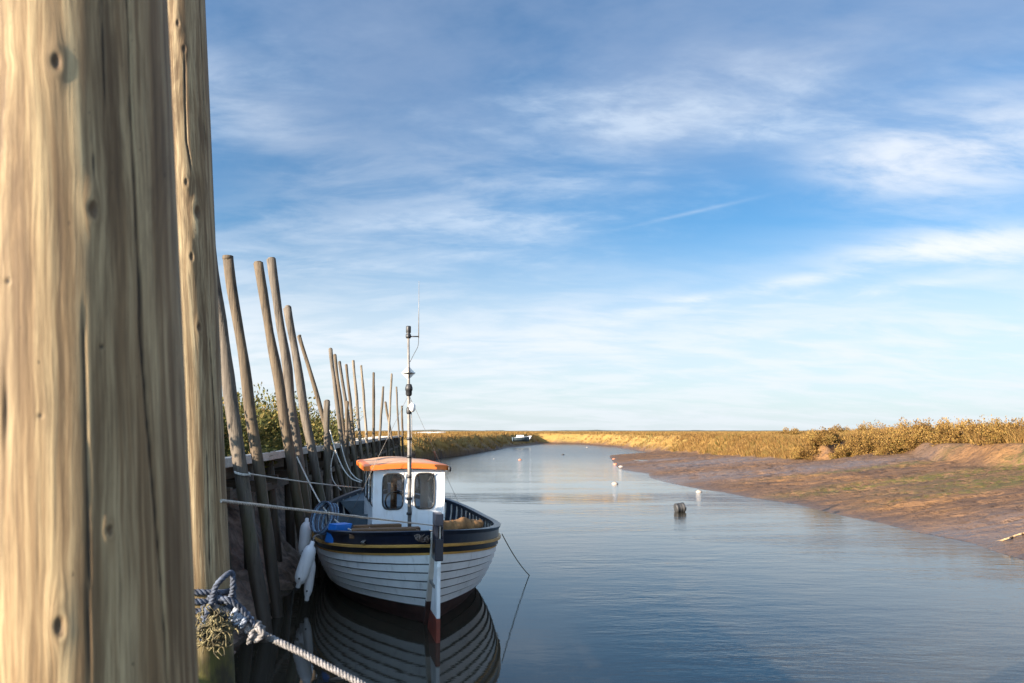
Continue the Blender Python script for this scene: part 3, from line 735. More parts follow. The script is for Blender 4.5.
# wheelhouse
wl = toB(P(374, 500, Y=10.85)); y0 = wl[1]; xl = wl[0]; w = .5
while proj(B(xl+w, y0, 1.3))[0] < 443: w += .005
xr = xl+w; dp_ = 2.3; zb = .36
z_roof = P(377, 470, Y=10.85).z
yb = y0+dp_
def pz(py): return P(400, py, Y=10.95).z
def xloc(px, z=1.3):
    lo, hi = xl-.3, xr+.3
    for _ in range(40):
        mid = (lo+hi)/2
        if proj(B(mid, y0, z))[0] < px: lo = mid
        else: hi = mid
    return lo
wh = None
def cell(mb, org, ex, ez, x0, x1, z0, z1, wx0, wx1, wz0, wz1, rr, nrm, depth=.035, mi=0):
    # rectangular panel with a rounded opening and its reveal ; org + ex*x + ez*z
    N = 40; inner = []; outer = []
    cx, cz = (wx0+wx1)/2, (wz0+wz1)/2; hx, hz = (wx1-wx0)/2, (wz1-wz0)/2
    for i in range(N):
        a = 2*math.pi*(i+.5)/N; ca, sa = math.cos(a), math.sin(a)
        n_ = 5.0; q = (abs(ca)**n_+abs(sa)**n_)**(-1/n_); inner.append((cx+hx*q*ca, cz+hz*q*sa))
        k = 1/max(abs(ca), abs(sa)); ox, oz = k*ca, k*sa
        outer.append((x1 if ox >= .999 else x0 if ox <= -.999 else cx+(ox*((x1-cx) if ox > 0 else (cx-x0))),
                      z1 if oz >= .999 else z0 if oz <= -.999 else cz+(oz*((z1-cz) if oz > 0 else (cz-z0)))))
    # make sure the corners are on the outline
    for sx, xx in ((-1, x0), (1, x1)):
        for sz, zz in ((-1, z0), (1, z1)):
            best = min(range(N), key=lambda i: (outer[i][0]-xx)**2+(outer[i][1]-zz)**2); outer[best] = (xx, zz)
    vs = [org+ex*x+ez*z for x, z in outer]+[org+ex*x+ez*z for x, z in inner]+[org+ex*x+ez*z-nrm*depth for x, z in inner]
    fs = [(i, (i+1) % N, N+(i+1) % N, N+i) for i in range(N)]+[(N+i, N+(i+1) % N, 2*N+(i+1) % N, 2*N+i) for i in range(N)]
    mb.add(vs, fs, mi); return [org+ex*x+ez*z-nrm*depth*.6 for x, z in inner], [org+ex*x+ez*z+nrm*.004 for x, z in inner]
xm = (xloc(403)+xloc(414))/2
mb = MB(); org = B(0, y0, 0); nrm = -BA; zlow = pz(516)
wins = []
for (x0, x1, p0, p1) in ((xl, xm, 382.5, 403), (xm, xr, 414.5, 434.5)):
    wins.append(cell(mb, org, BR, UZ, x0, x1, zlow, z_roof, xloc(p0), xloc(p1), pz(509), pz(473.5), .05, nrm))
mb.add([org+BR*xl+UZ*zb, org+BR*xr+UZ*zb, org+BR*xr+UZ*zlow, org+BR*xl+UZ*zlow], [(0,1,2,3)])
# right side wall, plain with one window ; left side two tall windows ; back open frame
orgL = B(xl, yb, 0); eL = -BA; nL = -BR; sidew = []
c1 = dp_/3
for k in range(3):
    sidew.append(cell(mb, orgL, eL, UZ, k*c1, (k+1)*c1, zlow-.02, z_roof, k*c1+.05, (k+1)*c1-.05, pz(507), z_roof-.05, .03, nL))
mb.add([orgL+UZ*zb, orgL+eL*dp_+UZ*zb, orgL+eL*dp_+UZ*(zlow-.02), orgL+UZ*(zlow-.02)], [(0,1,2,3)])
orgR = B(xr, y0, 0); 
sidew.append(cell(mb, orgR, BA, UZ, 0, dp_, zlow, z_roof, .25, dp_-.3, pz(509), z_roof-.1, .03, BR))
mb.add([orgR+UZ*zb, orgR+BA*dp_+UZ*zb, orgR+BA*dp_+UZ*zlow, orgR+UZ*zlow], [(0,1,2,3)])
orgB = B(xr, yb, 0)
cell(mb, orgB, -BR, UZ, 0, w, zb, z_roof, .12, w-.12, zb+.5, z_roof-.08, .05, BA)
house = mb.build('wheelhouse', M['house'], boat)
for inn, fr_ in wins+sidew:
    f = MB(); c = sum(inn, Vector())/len(inn)
    f.tube(fr_+[fr_[0]], .011, 6, cap=False); fo = f.build('window_frame', M['rubber'], house)
    g = MB(); g.add(inn, [tuple(range(len(inn)))]); g.build('pane', M['glass'], fo)
# corner trims
for x in (xl, xr):
    MB().box(B(x, y0-.004, (zb+z_roof)/2), (.035, .012, z_roof-zb), BX_).build('corner_trim', M['house'], house)
# roof
ov = .075; zt_ = z_roof; RN = 14
def roofrow(z, inset, camber):
    out = []; pts = []
    X0, X1, Y0, Y1 = xl-ov*1.9+inset, xr+ov-inset, y0-ov*1.1+inset, yb+ov-inset; rc = .10
    for (cx, cy, a) in ((X1-rc, Y0+rc, -90), (X1-rc, Y1-rc, 0), (X0+rc, Y1-rc, 90), (X0+rc, Y0+rc, 180)):
        for k in range(7):
            w_ = math.radians(a+90*k/6); x = cx+rc*math.cos(w_); y = cy+rc*math.sin(w_)
            u = (x-(X0+X1)/2)/((X1-X0)/2); pts.append(B(x, y, z+camber*(1-u*u)))
    # subdivide the front and back edges so that the camber curves
    res = []
    for i in range(len(pts)):
        res.append(pts[i]); j = (i+1) % len(pts)
        if (pts[j]-pts[i]).length > .5:
            for k in range(1, 8):
                q = pts[i].lerp(pts[j], k/8); lx, ly, lz = toB(q); u = (lx-(X0+X1)/2)/((X1-X0)/2); res.append(B(lx, ly, z+camber*(1-u*u)))
    return res
rows = [roofrow(zt_-.012, .02, .035), roofrow(zt_-.015, 0, .035), roofrow(zt_+.045, 0, .03), roofrow(zt_+.058, .02, .03)]
mb = MB(); n = len(rows[0]); vs = sum(rows, [])
mb.add(vs, [(r*n+i, r*n+(i+1) % n, (r+1)*n+(i+1) % n, (r+1)*n+i) for r in range(3) for i in range(n)])
c = B((xl+xr)/2, (y0+yb)/2, zt_+.02); mb.add(rows[0]+[c], [(n, (i+1) % n, i) for i in range(n)])
rf = mb.build('roof', M['orange'], house)
r3 = roofrow(zt_+.062, .10, .035); r4 = roofrow(zt_+.068, .16, .045); c = B((xl+xr)/2, (y0+yb)/2, zt_+.08)
mb = MB(); mb.add(rows[3]+r3+r4+[c], [(i, (i+1) % n, n+(i+1) % n, n+i) for i in range(n)], 0, True)
mb.add(r3+r4+[c], [(i, (i+1) % n, n+(i+1) % n, n+i) for i in range(n)]+[(n+i, n+(i+1) % n, 2*n) for i in range(n)], 1, True)
mb.build('roof_top', [M['orange'], M['roofwhite']], rf)
MB().lathe(B(xr+ov, y0-.05, zt_+.0), [(.02,-.03),(.025,-.01),(.025,.03),(.01,.04)], 8).build('navigation_light', M['darkmetal'], house)
# inside: dash, wheel, seat post
MB().box(B((xl+xr)/2, y0+.22, pz(512)), (w-.08, .34, .05), BX_).build('dashboard', M['brownwood'], house)
ring = [B(xloc(397)+.0+.13*math.cos(a), y0+.45, pz(503)+.13*math.sin(a)) for a in [2*math.pi*i/24 for i in range(25)]]
MB().tube(ring, .013, 6, cap=False).build('steering_wheel', M['darkmetal'], house)
MB().tube([B(xloc(396), y0+.5, zb), B(xloc(396), y0+.5, pz(482)), B(xloc(399), y0+.48, pz(478))], [.05,.045,.06], 8).build('seat_post', M['brownwood'], house)
# wipers
for (px0, py0, px1, py1) in ((404,473,401,490),(434,473,427,482)):
    MB().tube([B(xloc(px0), y0-.02, pz(py0)), B(xloc(px1), y0-.022, pz(py1))], .006, 5).build('wiper', M['darkmetal'], house)
# bulkhead panel left of the wheelhouse and cuddy screen
b0_ = hullpt(-.12, 1, -1); 
MB().box(B((xl-1.08)/2, y0+1.35, .70), (xl+1.08, .03, .52), BX_).build('bulkhead', M['slate'], boat)

# mast with fittings
ym = y0-.30; mbs = toB(P(409, 530, Y=B(xm, ym, 1).y)); xmst = mbs[0]
def mz_(py): return P(409, py, Y=B(xmst, ym, 1).y).z
def MX(px, py, dy=0): q = toB(P(px, py, Y=B(xmst, ym, 1).y)); return B(q[0], q[1]+dy, q[2])
mast = MB().tube([MX(409.5,531), MX(409.3,480), MX(409,430), MX(408.6,380), MX(408.4,335)], [.025,.024,.022,.019,.015], 12).build('mast', M['steel'], boat)
MB().lathe(MX(408.4,336), [(.03,-.03),(.036,-.02),(.036,.02),(.024,.03),(.034,.05),(.034,.12),(.03,.135)], 12).build('masthead_light', M['darkmetal'], mast)
MB().tube([MX(408.6,336.5), MX(419,336.5)], .009, 6).build('antenna_arm', M['darkmetal'], mast)
MB().tube([MX(418.6,338), MX(418.8,310), MX(419,281)], [.008,.004,.0025], 6).build('antenna', M['steel'], mast)
MB().tube(smooth_path([MX(418.6,338), MX(418,346), MX(414,354), MX(410,362)], 6), .004, 5).build('cable', M['darkmetal'], mast)
rc_ = MX(408.4,373); mb = MB(); s_ = .095
for (n1, n2, mi) in ((BR, UZ, 0), (BR, BA, 1), (UZ, BA, 1)):
    a = [rc_+n1*s_, rc_+n2*s_, rc_-n1*s_, rc_-n2*s_]; nn = n1.cross(n2)*.003
    mb.add([q+nn for q in a]+[q-nn for q in a], [(0,1,2,3),(7,6,5,4),(0,4,5,1),(1,5,6,2),(2,6,7,3),(3,7,4,0)], mi)
mb.build('radar_reflector', [M['white'], M['darkmetal']], mast)
MB().lathe(MX(408.8,396), [(.03,0),(.042,.02),(.042,.07),(.05,.075),(.05,.11),(.038,.15),(.03,.16)], 12).build('steaming_light', M['darkmetal'], mast)
MB().lathe(MX(409,414), [(.028,0),(.036,.02),(.036,.07),(.028,.09)], 10).build('mast_collar', M['darkmetal'], mast)
MB().lathe(MX(412,412), [(.02,0),(.045,.03),(.045,.09),(.02,.12)], 10).build('horn', M['white'], mast)
for py in (440, 458, 478, 500, 515): MB().lathe(MX(409.2,py), [(.031,0),(.036,.005),(.036,.03),(.031,.035)], 10).build('mast_band', M['darkmetal'], mast)
MB().tube(smooth_path([MX(411,400), MX(411.8,430), MX(411.2,470), MX(412.4,500), MX(411,518)], 6), .005, 5).build('halyard', M['rope'], mast)
MB().tube([MX(408.5,395), B(-.95, y0-.2, sheer(-.3))], .0025, 4).build('stay', M['steel'], mast)
MB().tube([MX(409,395), B(1.05, y0+2.2, sheer(.1)+.05)], .0025, 4).build('stay', M['steel'], mast)

# chain and cleats on the stern
mb = MB()
for i in range(34):
    q = toB(P(417+12*random.random(), 532+6*random.random(), Y=8.9)); c = B(q[0], q[1]+random.uniform(-.1,.15), sheer(-.9)-.045+random.uniform(0,.05))
    u = Vector((random.gauss(0,1), random.gauss(0,1), random.gauss(0,.5))).normalized(); v = u.orthogonal().normalized()
    mb.tube([c+u*.028*math.cos(a)+v*.018*math.sin(a) for a in [2*math.pi*k/8 for k in range(9)]], .006, 5, cap=False)
mb.build('anchor_chain', M['chain'], origin=B(-.15,.6,1.0), label='small heap of dull chain on the stern deck beside the rudder head', cat='chain')

# brown boards on the stern deck
def deckz(y): return .865+.235*(abs(2*(y-S0)/(S1-S0)-1))**2.1-.065
zdk = deckz(1.5)
tb = empty('board_stack', B(-.62, 1.55, zdk), label='worn brown timber boards lying across the stern left of the rudder', cat='boards')
for (x, y, l_, ww, hh_, z, an) in ((-.46,1.45,.84,.16,.05,0,0),(-.44,1.65,.86,.15,.05,.0,.03),(-.46,1.53,.78,.17,.045,.052,-.04),(-.40,1.85,.85,.14,.06,.0,.05),(-.52,1.80,.6,.12,.05,.062,.1)):
    R2 = (BR*math.cos(an)+BA*math.sin(an), BA*math.cos(an)-BR*math.sin(an), UZ)
    MB().box(B(x, y, zdk+z+hh_/2+.012), (l_, ww, hh_), R2).build('board', M['brownwood'], tb, bevel=.008)
# ochre canvas bundle right of the rudder
mb = MB(); N = 30
pa = [B(.20+.62*i/N, 1.55+.25*i/N, zdk+.075+.02*math.sin(i*.5)) for i in range(N+1)]
mb.tube(pa, [.05+.055*math.sin(math.pi*min(1,(i+2)/N))**.4+.012*mn.noise(Vector((i*.7,0,1))) for i in range(N+1)], 14, jit=.35)
mb.build('canvas_bundle', M['canvas'], origin=B(.5,1.65,zdk), label='rolled ochre-brown canvas bundle on the stern right of the rudder', cat='bundle')
# blue crate and second blue tub
qc = toB(P(336, 528, Y=10.3))
mb = MB(); R2 = (BR*math.cos(.5)+BA*math.sin(.5), BA*math.cos(.5)-BR*math.sin(.5), (UZ+BR*.25).normalized())
c0 = B(qc[0]+.03, qc[1]+.1, .90)
ex, ey, ez = R2
for (c_, s_) in ((c0-ez*.11, (.20,.16,.02)), (c0+ex*.10, (.02,.18,.22)), (c0-ex*.10, (.02,.18,.22)), (c0+ey*.09, (.22,.02,.22)), (c0-ey*.09, (.22,.02,.22)), (c0+ez*.115+ex*.0, (.23,.20,.018))): mb.box(c_, s_, R2)
mb.build('blue_crate', M['bluecrate'], origin=c0, bevel=.008, label='bright blue plastic crate tipped at the left stern corner of the boat', cat='crate')
q = toB(P(363, 527, Y=10.6)); c0 = B(q[0], q[1], .80)
MB().lathe(c0, [(.10,-.12),(.13,.10),(.145,.12),(.13,.125),(.12,.10),(.09,-.10)], 16).build('navy_bucket', paint('dark_blue_plastic', (.02,.05,.2), .4), origin=c0, label='dark blue bucket beside the wheelhouse foot', cat='bucket')
# coiled blue-grey rope on the left quarter
cr = empty('rope_coil', B(-1.15, 2.2, .86), label='faded blue rope hung in big coils over the left side of the boat', cat='rope')
for i in range(9):
    cpx = 321+i*1.3+random.uniform(-1,1); ps = []
    for k in range(25):
        a = 2*math.pi*k/24
        p_ = P(cpx+(9.5-i*.35)*math.cos(a)+random.uniform(-.25,.25)+4*math.sin(a), 517-15.5*math.sin(a)+i*.35, Y=10.6+.35*math.sin(a)+i*.03); ps.append(p_)
    MB().tube(smooth_path(ps, 3), .010, 6).build('coil_turn', M['rope_lblue'] if i % 3 else M['rope_blue'], cr)
# fairleads on sheer strake
for px, py in ((352,549),(361,549),(366,550)):
    q = toB(P(px, py, Y=9.55))
    uu_ = 2*(q[1]-S0)/(S1-S0)-1; hp = hullpt(uu_, band(.10)(uu_), -1, .02)
    MB().tube([B(hp.x, hp.y, hp.z+.02), B(hp.x-.03, hp.y-.02, hp.z), B(hp.x, hp.y, hp.z-.03)], .008, 6).build('eye_bolt', M['steel'], hull)

# fenders
def fender(top, bot, r, label):
    top, bot = Vector(top), Vector(bot); ax = (bot-top); L = ax.length
    e = empty('fender', bot, label=label, cat='fender', group='white fenders on the left side of the boat')
    pr_ = [(.02,0),(.028,.01),(.028,.05),(r*.7,.075),(r*.93,.12),(r,.17),(r,L-.17),(r*.93,L-.12),(r*.7,L-.075),(.028,L-.05),(.028,L-.01),(.02,L)]
    MB().lathe(top, pr_, 20, axis=ax).build('fender_body', M['fender'], e)
    a = ax.normalized()
    for c, s in ((top, -1), (bot, 1)):
        x = Vector((1,0,0)); MB().tube([c+a*s*(.0)+(x*math.cos(w)+a*math.sin(w))*.022 for w in [2*math.pi*k/10 for k in range(11)]], .007, 5, cap=False).build('fender_eye', M['darkmetal'], e)
    MB().lathe(bot-a*.13-Vector((0,r,0)), [(.006,0),(.012,.004),(.012,.008),(.004,.01)], 8, axis=Vector((0,-1,0))).build('valve', M['darkmetal'], e)
    return top
YF = 10.0
tf = fender(P(313,541,Y=YF), P(297.5,588,Y=YF-.05), .082, 'nearest long white fender hanging slanted at the left corner of the boat')
tf2 = fender(P(307,518,Y=11.4), P(303.5,560,Y=11.3), .085, 'far white fender squeezed between poles and boat, higher up')
tf3 = fender(P(313,556,Y=10.25), P(306.5,601,Y=10.2), .055, 'white fender hanging lowest behind the nearest one')
lan = smooth_path([P(313,541,Y=YF), P(314,537,Y=YF), P(318,535,Y=YF+.1), P(322,539,Y=YF+.35)], 6)
strand_rope(lan, .011, 15).build('fender_lanyard', M['rope'], origin=lan[0], label='short grey lanyard holding the nearest fender to the gunwale', cat='rope')

# thinner mooring lines
def line(pts, r, m, label, name='mooring_line', strands=True):
    mb = strand_rope(pts, r, 12, 5) if strands else MB().tube(pts, r, 6)
    return mb.build(name, m, origin=pts[0], label=label, cat='rope', group='mooring lines')
hd = P(438, 527, Y=O.y+.05)
line(sagline(post2(z2(500), .9, 1.02), P(434,525.5,Y=O.y+.12), .0, 30), .0065, M['rope_line'], 'taut pale line from the second post to the rudder head')
p3k = P(250,474,Y=8.55)
line(sagline(p3k, P(362,488,Y=12.3), .015), .009, M['rope_line'], 'thin pale line from the thick grey pole passing over to the wheelhouse side')
ringp = []
for i in range(44):
    a = 2*math.pi*i/20; b_, t_, r = PT[0]; zc = P(240,474,Y=8.7).z-.02*math.cos(a+.4)+.02*i/44; c = b_.lerp(t_, (zc-b_.z)/(t_.z-b_.z)); ringp.append(c+Vector((math.cos(a), math.sin(a), 0))*(r*1.10))
line(ringp, .008, M['rope_line'], 'pale rope ring tied round the thick grey pole')
line(smooth_path([P(297,457,Y=12.2), P(309,482,Y=11.6), P(322,505.5,Y=11.0), P(334,519,Y=10.7), P(347,528,Y=10.4), P(355,531,Y=10.3), P(363,531,Y=10.2), P(370,528,Y=10.1)], 10), .011, M['rope_line'], 'pale line dropping from the close tall pair to the boat side, sagging at its end')
line(smooth_path([P(330,430,Y=15.4), P(335,449,Y=15), P(343,468,Y=14.6), P(351,478,Y=14.2), P(361,482.5,Y=13.8)], 10), .011, M['rope_line'], 'curving pale line, left of two hanging near the short stout post')
line(smooth_path([P(341,444,Y=17.5), P(345,459,Y=17), P(350,471,Y=16), P(356,478,Y=15), P(362,481,Y=14.3)], 10), .011, M['rope_line'], 'curving pale line, right of two hanging near the short stout post')
line(smooth_path([P(335,449,Y=15.2), P(331,465,Y=15.1), P(333,480,Y=15), P(341,490,Y=14.5)], 8), .009, M['rope_line'], 'slack short line hanging at the quay beyond the boat')
aw = P(530,576,z=-.02)
line(sagline(P(502,534,Y=10.9), aw, .05), .007, M['rope_old'], 'thin dark line slanting from the right side of the boat into the water')
# small debris floating
c = P(336, 680, z=0.0)
MB().tube([c+Vector((-.06,0,0)), c+Vector((.02,.02,.006)), c+Vector((.07,0,0))], [.01,.02,.008], 8).build('driftwood', M['darkwood'], origin=c, label='small dark scrap of driftwood floating at the bottom edge', cat='driftwood')

# ------------------------------------------------------------------ buoys
def buoy(px, py, r, m, label, h=1.0, z=0.0, m2=None, squash=.65):
    r *= .92; c = P(px, py, z=z)-UZ*r*.40; e = empty('mooring_buoy', c, label=label, cat='buoy', group='mooring buoys on the creek')
    prof = [(r*math.sin(math.pi*i/12)+.001, -r*squash*math.cos(math.pi*i/12)+r*squash*.55) for i in range(13)]
    MB().lathe(c, prof, 18).build('float', m, e)
    MB().lathe(c, [(r*1.03, r*.05), (r*1.06, r*.12), (r*1.06, r*.25), (r*.98, r*.32)], 18).build('waterline_band', m2 or M['darkmetal'], e)
    MB().tube([c+UZ*(r*1.5*squash)+Vector((math.cos(a)*r*.18, 0, math.sin(a)*r*.18)) for a in [2*math.pi*k/10 for k in range(11)]], r*.06, 5, cap=False).build('eye', M['chain'], e)
buoy(615, 484, .155, M['buoy_wh'], 'white and orange ball buoy floating alone in mid creek', m2=M['chain'])
buoy(699, 492, .125, M['buoy_wh'], 'small buoy with white top and dark body by the mud edge', m2=M['tyre'])
buoy(614, 459.5, .17, M['buoy_or'], 'orange-brown buoy farthest out of three at the tip of the mud spit', z=.0)
buoy(615.5, 464.5, .16, M['buoy_or'], 'middle orange-brown buoy of three at the tip of the mud spit', z=.0)
buoy(621, 467, .17, M['buoy_wh'], 'pale buoy nearest of three at the tip of the mud spit', z=.05)
buoy(520, 460, .15, M['buoy_or'], 'small dark orange buoy far off straight right of the mast', m2=M['darkmetal'])
buoy(563, 455, .17, M['tyre'], 'far dark buoy in the middle of the creek', m2=M['buoy_wh'])
buoy(587, 447.5, .16, M['buoy_wh'], 'tiniest white buoy near the far bank')
buoy(494, 459, .08, M['steel'], 'faint tiny grey buoy left of the dark orange one')
c = P(680, 512, z=0); e = empty('drum_buoy', c, label='dark barrel-shaped mooring drum half sunk in mid creek', cat='buoy')
axd = Vector((.95,.2,.12))
MB().lathe(c+Vector((-.13,0,.09)), [(.10,0),(.135,.015),(.14,.05),(.132,.06),(.132,.20),(.14,.21),(.135,.25),(.10,.265)], 20, axis=axd).build('drum', M['tyre'], e)
MB().lathe(c+Vector((-.13,0,.09)), [(.136,.12),(.138,.125),(.138,.14),(.136,.145)], 20, axis=axd).build('drum_band', M['tyre'], e)
MB().tube([c+Vector((.13,.0,.1)), c+Vector((.17,0,.12)), c+Vector((.16,0,.04))], .012, 6).build('shackle', M['chain'], e)
# reddish post on left far shore
c = P(434, 458, z=.1)
MB().tube([c-UZ*.3, c+UZ*.3, c+UZ*.55], [.14,.13,.12], 10).build('stump_post', paint('rust_red_post', (.3,.10,.05), .8), origin=c, label='short rusty red stump on the far left mud beyond the boat', cat='post')
# rope on the mud at the right
ps = []
for i in range(30):
    u = i/29; px = 984+u*60; py = 543-u*13+1.2*math.sin(u*7)
    q = P(px, py, z=.15); Z_, *_r = terrain(np.array([q.x]), np.array([q.y])); q = P(px, py, z=float(Z_[0])+.03); ps.append(q)
strand_rope(ps, .019, 9, 5).build('mooring_rope_on_mud', ropemat('tan_rope', (.40,.28,.15), (.16,.10,.06)), origin=ps[0], label='tan rope lying across the mud at the right edge', cat='rope')

# ------------------------------------------------------------------ far boats
def dinghy(px, py, Y, L, wd, h, yaw, mh, mt, label, cabin=None):
    c = P(px, py, Y=Y); e = empty('small_boat', c, yaw, label=label, cat='boat', group='far small boats on the marsh')
    fx = Vector((math.cos(yaw), math.sin(yaw), 0)); fy = Vector((-fx.y, fx.x, 0)); mb = MB(); N = 14; vs = []
    for i in range(N+1):
        u = i/N; hb = wd/2*(1-max(0, (u-.35)/.65)**2.2)*(.85+.15*min(1, u*3)); zt = h*(1+.25*u*u)
        for k, (a, b_) in enumerate(((1, 1), (.75, .35), (0, .0), (-.75, .35), (-1, 1))): vs.append(c+fx*((u-.5)*L)+fy*(hb*a)+UZ*(zt*b_))
    fs = [(i*5+k, i*5+k+1, i*5+k+6, i*5+k+5) for i in range(N) for k in range(4)]+[(0,1,2,3,4)]
    mb.add(vs, fs, 0, True); mb.build('hull', mh, e)
    mb = MB(); vs = []
    for i in range(N+1):
        u = i/N; hb = wd/2*(1-max(0, (u-.35)/.65)**2.2)*(.85+.15*min(1, u*3))*.98; zt = h*(1+.25*u*u)*.97
        vs += [c+fx*((u-.5)*L)+fy*hb+UZ*zt, c+fx*((u-.5)*L)+UZ*(zt+.18*h*math.sin(math.pi*u)), c+fx*((u-.5)*L)-fy*hb+UZ*zt]
    mb.add(vs, [(i*3+k, i*3+k+1, i*3+k+4, i*3+k+3) for i in range(N) for k in range(2)], 0, True); mb.build('cover', mt, e)
    if cabin: MB().box(c+fx*cabin[0]+UZ*(h+cabin[2]/2), (cabin[1], wd*.6, cabin[2]), (fx, fy, UZ)).build('cabin', M['white'], e, bevel=.05)
dinghy(521, 441.5, 108, 2.3, 1.3, .55, .15, M['slate'], M['white'], 'far dinghy with pale cover drawn up at the river bend', cabin=(-.1,.9,.3))
dinghy(529.5, 439.8, 110, .9, .7, .45, 1.2, M['white'], M['white'], 'tiny white tender just right of the covered dinghy at the bend')
dinghy(423, 437, 95, 2.4, 1.0, .5, .1, M['white'], M['white'], 'left one of two white boats on the far marsh beside the mast')
dinghy(435.5, 437, 95, 2.4, 1.0, .5, .15, M['white'], M['white'], 'right one of two white boats on the far marsh beside the mast')

# ------------------------------------------------------------------ vegetation
def blades(C, hgt, wid, nb, spread, lean, up=.9, seg=2):
    # C (n,3); vectorised tufts; each blade is seg quads
    n = len(C); N = n*nb; base = np.repeat(C, nb, 0); hh = np.repeat(hgt, nb)*rng.uniform(.55, 1.1, N); ww = np.repeat(wid, nb)
    ang = rng.uniform(0, 2*np.pi, N); r = rng.uniform(0, 1, N)*np.repeat(spread, nb)
    base = base+np.stack([np.cos(ang)*r, np.sin(ang)*r, np.zeros(N)], -1)
    ld = np.stack([np.cos(ang), np.sin(ang), np.zeros(N)], -1)*(rng.uniform(.1, 1, N)*lean)[:, None]
    wa = rng.uniform(0, np.pi, N); wv = np.stack([np.cos(wa), np.sin(wa), np.zeros(N)], -1)*ww[:, None]/2
    V = []; 
    for j, (f, wf) in enumerate(((0, 1), (.5, .85), (1, .15))):
        c = base+ld*(hh*f**1.6)[:, None]+np.stack([np.zeros(N), np.zeros(N), hh*f*up], -1); V += [c-wv*wf, c+wv*wf]
    V = np.stack(V, 1).reshape(-1, 3); i0 = np.arange(N)*6
    Fq = np.concatenate([np.stack([i0, i0+1, i0+3, i0+2], -1), np.stack([i0+2, i0+3, i0+5, i0+4], -1)])
    return V, Fq, np.repeat(rng.uniform(0, 1, N), 6)
def sample(n, px0, px1, d0, d1, near=None):
    px = rng.uniform(px0, px1, n); D = d0*(d1/d0)**rng.uniform(0, 1, n)
    Xs = (px-512)/F*D; Zs, mzs, _, dws, dms, ims, iws = terrain(Xs, D); ok = ims & (mzs > .3)
    if near is not None: ok &= (dms < near)
    return np.stack([Xs, D, Zs], -1)[ok], dms[ok]
C1, dd1 = sample(80000, 640, 1250, 22, 75, 14); C2, _ = sample(60000, 360, 1300, 40, 320)
C3, _ = sample(14000, 640, 1200, 22, 60, 3.2)
C = np.vstack([C1, C2, C3])
keep = ~((C[:, 0] < QA*C[:, 1]-1.5) & (C[:, 1] < 56)); C = C[keep]
D_ = C[:, 1]
hg = (.15+.20*vnoise(C[:, 0]*.6, C[:, 1]*.6, 3)+rng.uniform(0, .12, len(C)))*(1+.9*ss((C[:, 0]/C[:, 1]-.36)/.1)*(C[:, 1] < 80))*np.where(D_ > 90, 1.1, 1)
V, Fq, rn = blades(C-np.array([0, 0, .03]), hg, .007+.00042*D_, 9, .12+.002*D_, .7)
npmesh('marsh_grass', V, Fq, M['grass'], False, dict(rnd=rn), kind='stuff', label='golden marsh grass covering the far bank and marsh', cat='grass')

def shrub_mesh(name, R, Hh, n, leafs, mts, seed, openn=.55):
    r = np.random.default_rng(seed)
    th = r.uniform(0, 2*np.pi, n); ph = np.arccos(r.uniform(-.15, 1, n)); rr = r.uniform(.25, 1, n)**.5
    lob = 1+.28*np.sin(th*3+seed)+.2*np.sin(th*5+ph*4+seed*2)+.18*np.sin(ph*9+seed)
    c = np.stack([np.cos(th)*np.sin(ph)*R*rr*lob, np.sin(th)*np.sin(ph)*R*rr*lob, .05+np.cos(ph)*Hh*rr*lob], -1)
    cl = vnoise(c[:, 0]*4/R+50, c[:, 2]*4/R+c[:, 1]*3/R+50, seed); c = c[cl > openn*.6]
    n = len(c); d = c/np.linalg.norm(c+1e-6, axis=1)[:, None]+r.normal(0, .45, (n, 3))+np.array([0, 0, .45]); d /= np.linalg.norm(d, axis=1)[:, None]
    s = np.cross(d, r.normal(0, 1, (n, 3))); s /= np.linalg.norm(s, axis=1)[:, None]
    l = leafs*r.uniform(.7, 1.6, n)[:, None]; w_ = l*.32
    V = np.stack([c-s*w_*.4, c+s*w_*.4, c+d*l*.5+s*w_, c+d*l, c+d*l*.5-s*w_], 1).reshape(-1, 3)
    i0 = np.arange(n)*5; T = np.concatenate([np.stack([i0, i0+1, i0+2, i0+4], -1), np.stack([i0+4, i0+2, i0+3, i0+3], -1)])
    # second set as triangles padded -> use quads with tiny edge instead
    V2 = V.copy(); extra = (c+d*l*.98+s*w_*.05); b0 = len(V); V = np.vstack([V, extra]); e0 = b0+np.arange(n)
    T = np.concatenate([np.stack([i0, i0+1, i0+2, i0+4], -1), np.stack([i0+4, i0+2, e0, i0+3], -1)])
    rn = np.concatenate([np.repeat(r.uniform(0, 1, n), 5), r.uniform(0, 1, n)])
    return V, T, rn
def make_shrub(loc, R, Hh, n, leaf, mk, seed, label, group, cat='shrub', name='marsh_shrub', stems=9):
    e = empty(name, loc, random.uniform(0, 6), label=label, cat=cat, group=group)
    V, T, rn = shrub_mesh('f', R, Hh, n, leaf, mk, seed)
    o = npmesh('foliage', V, T, M[mk], False, dict(rnd=rn)); o.parent = e
    mb = MB()
    for i in range(stems):
        a = random.uniform(0, 6.28); q = random.uniform(.3, .8); h_ = random.uniform(.7, 1.05)
        mb.tube([(0,0,-.1), (math.cos(a)*R*q*.4, math.sin(a)*R*q*.4, Hh*.45*h_), (math.cos(a)*R*q, math.sin(a)*R*q, Hh*h_)], [.02*R+.005, .014*R+.003, .004], 5)
    s = mb.build('stems', M['twig']); s.parent = e
    return e
def ground_at(x, y): return float(terrain(np.array([float(x)]), np.array([float(y)]))[0][0])
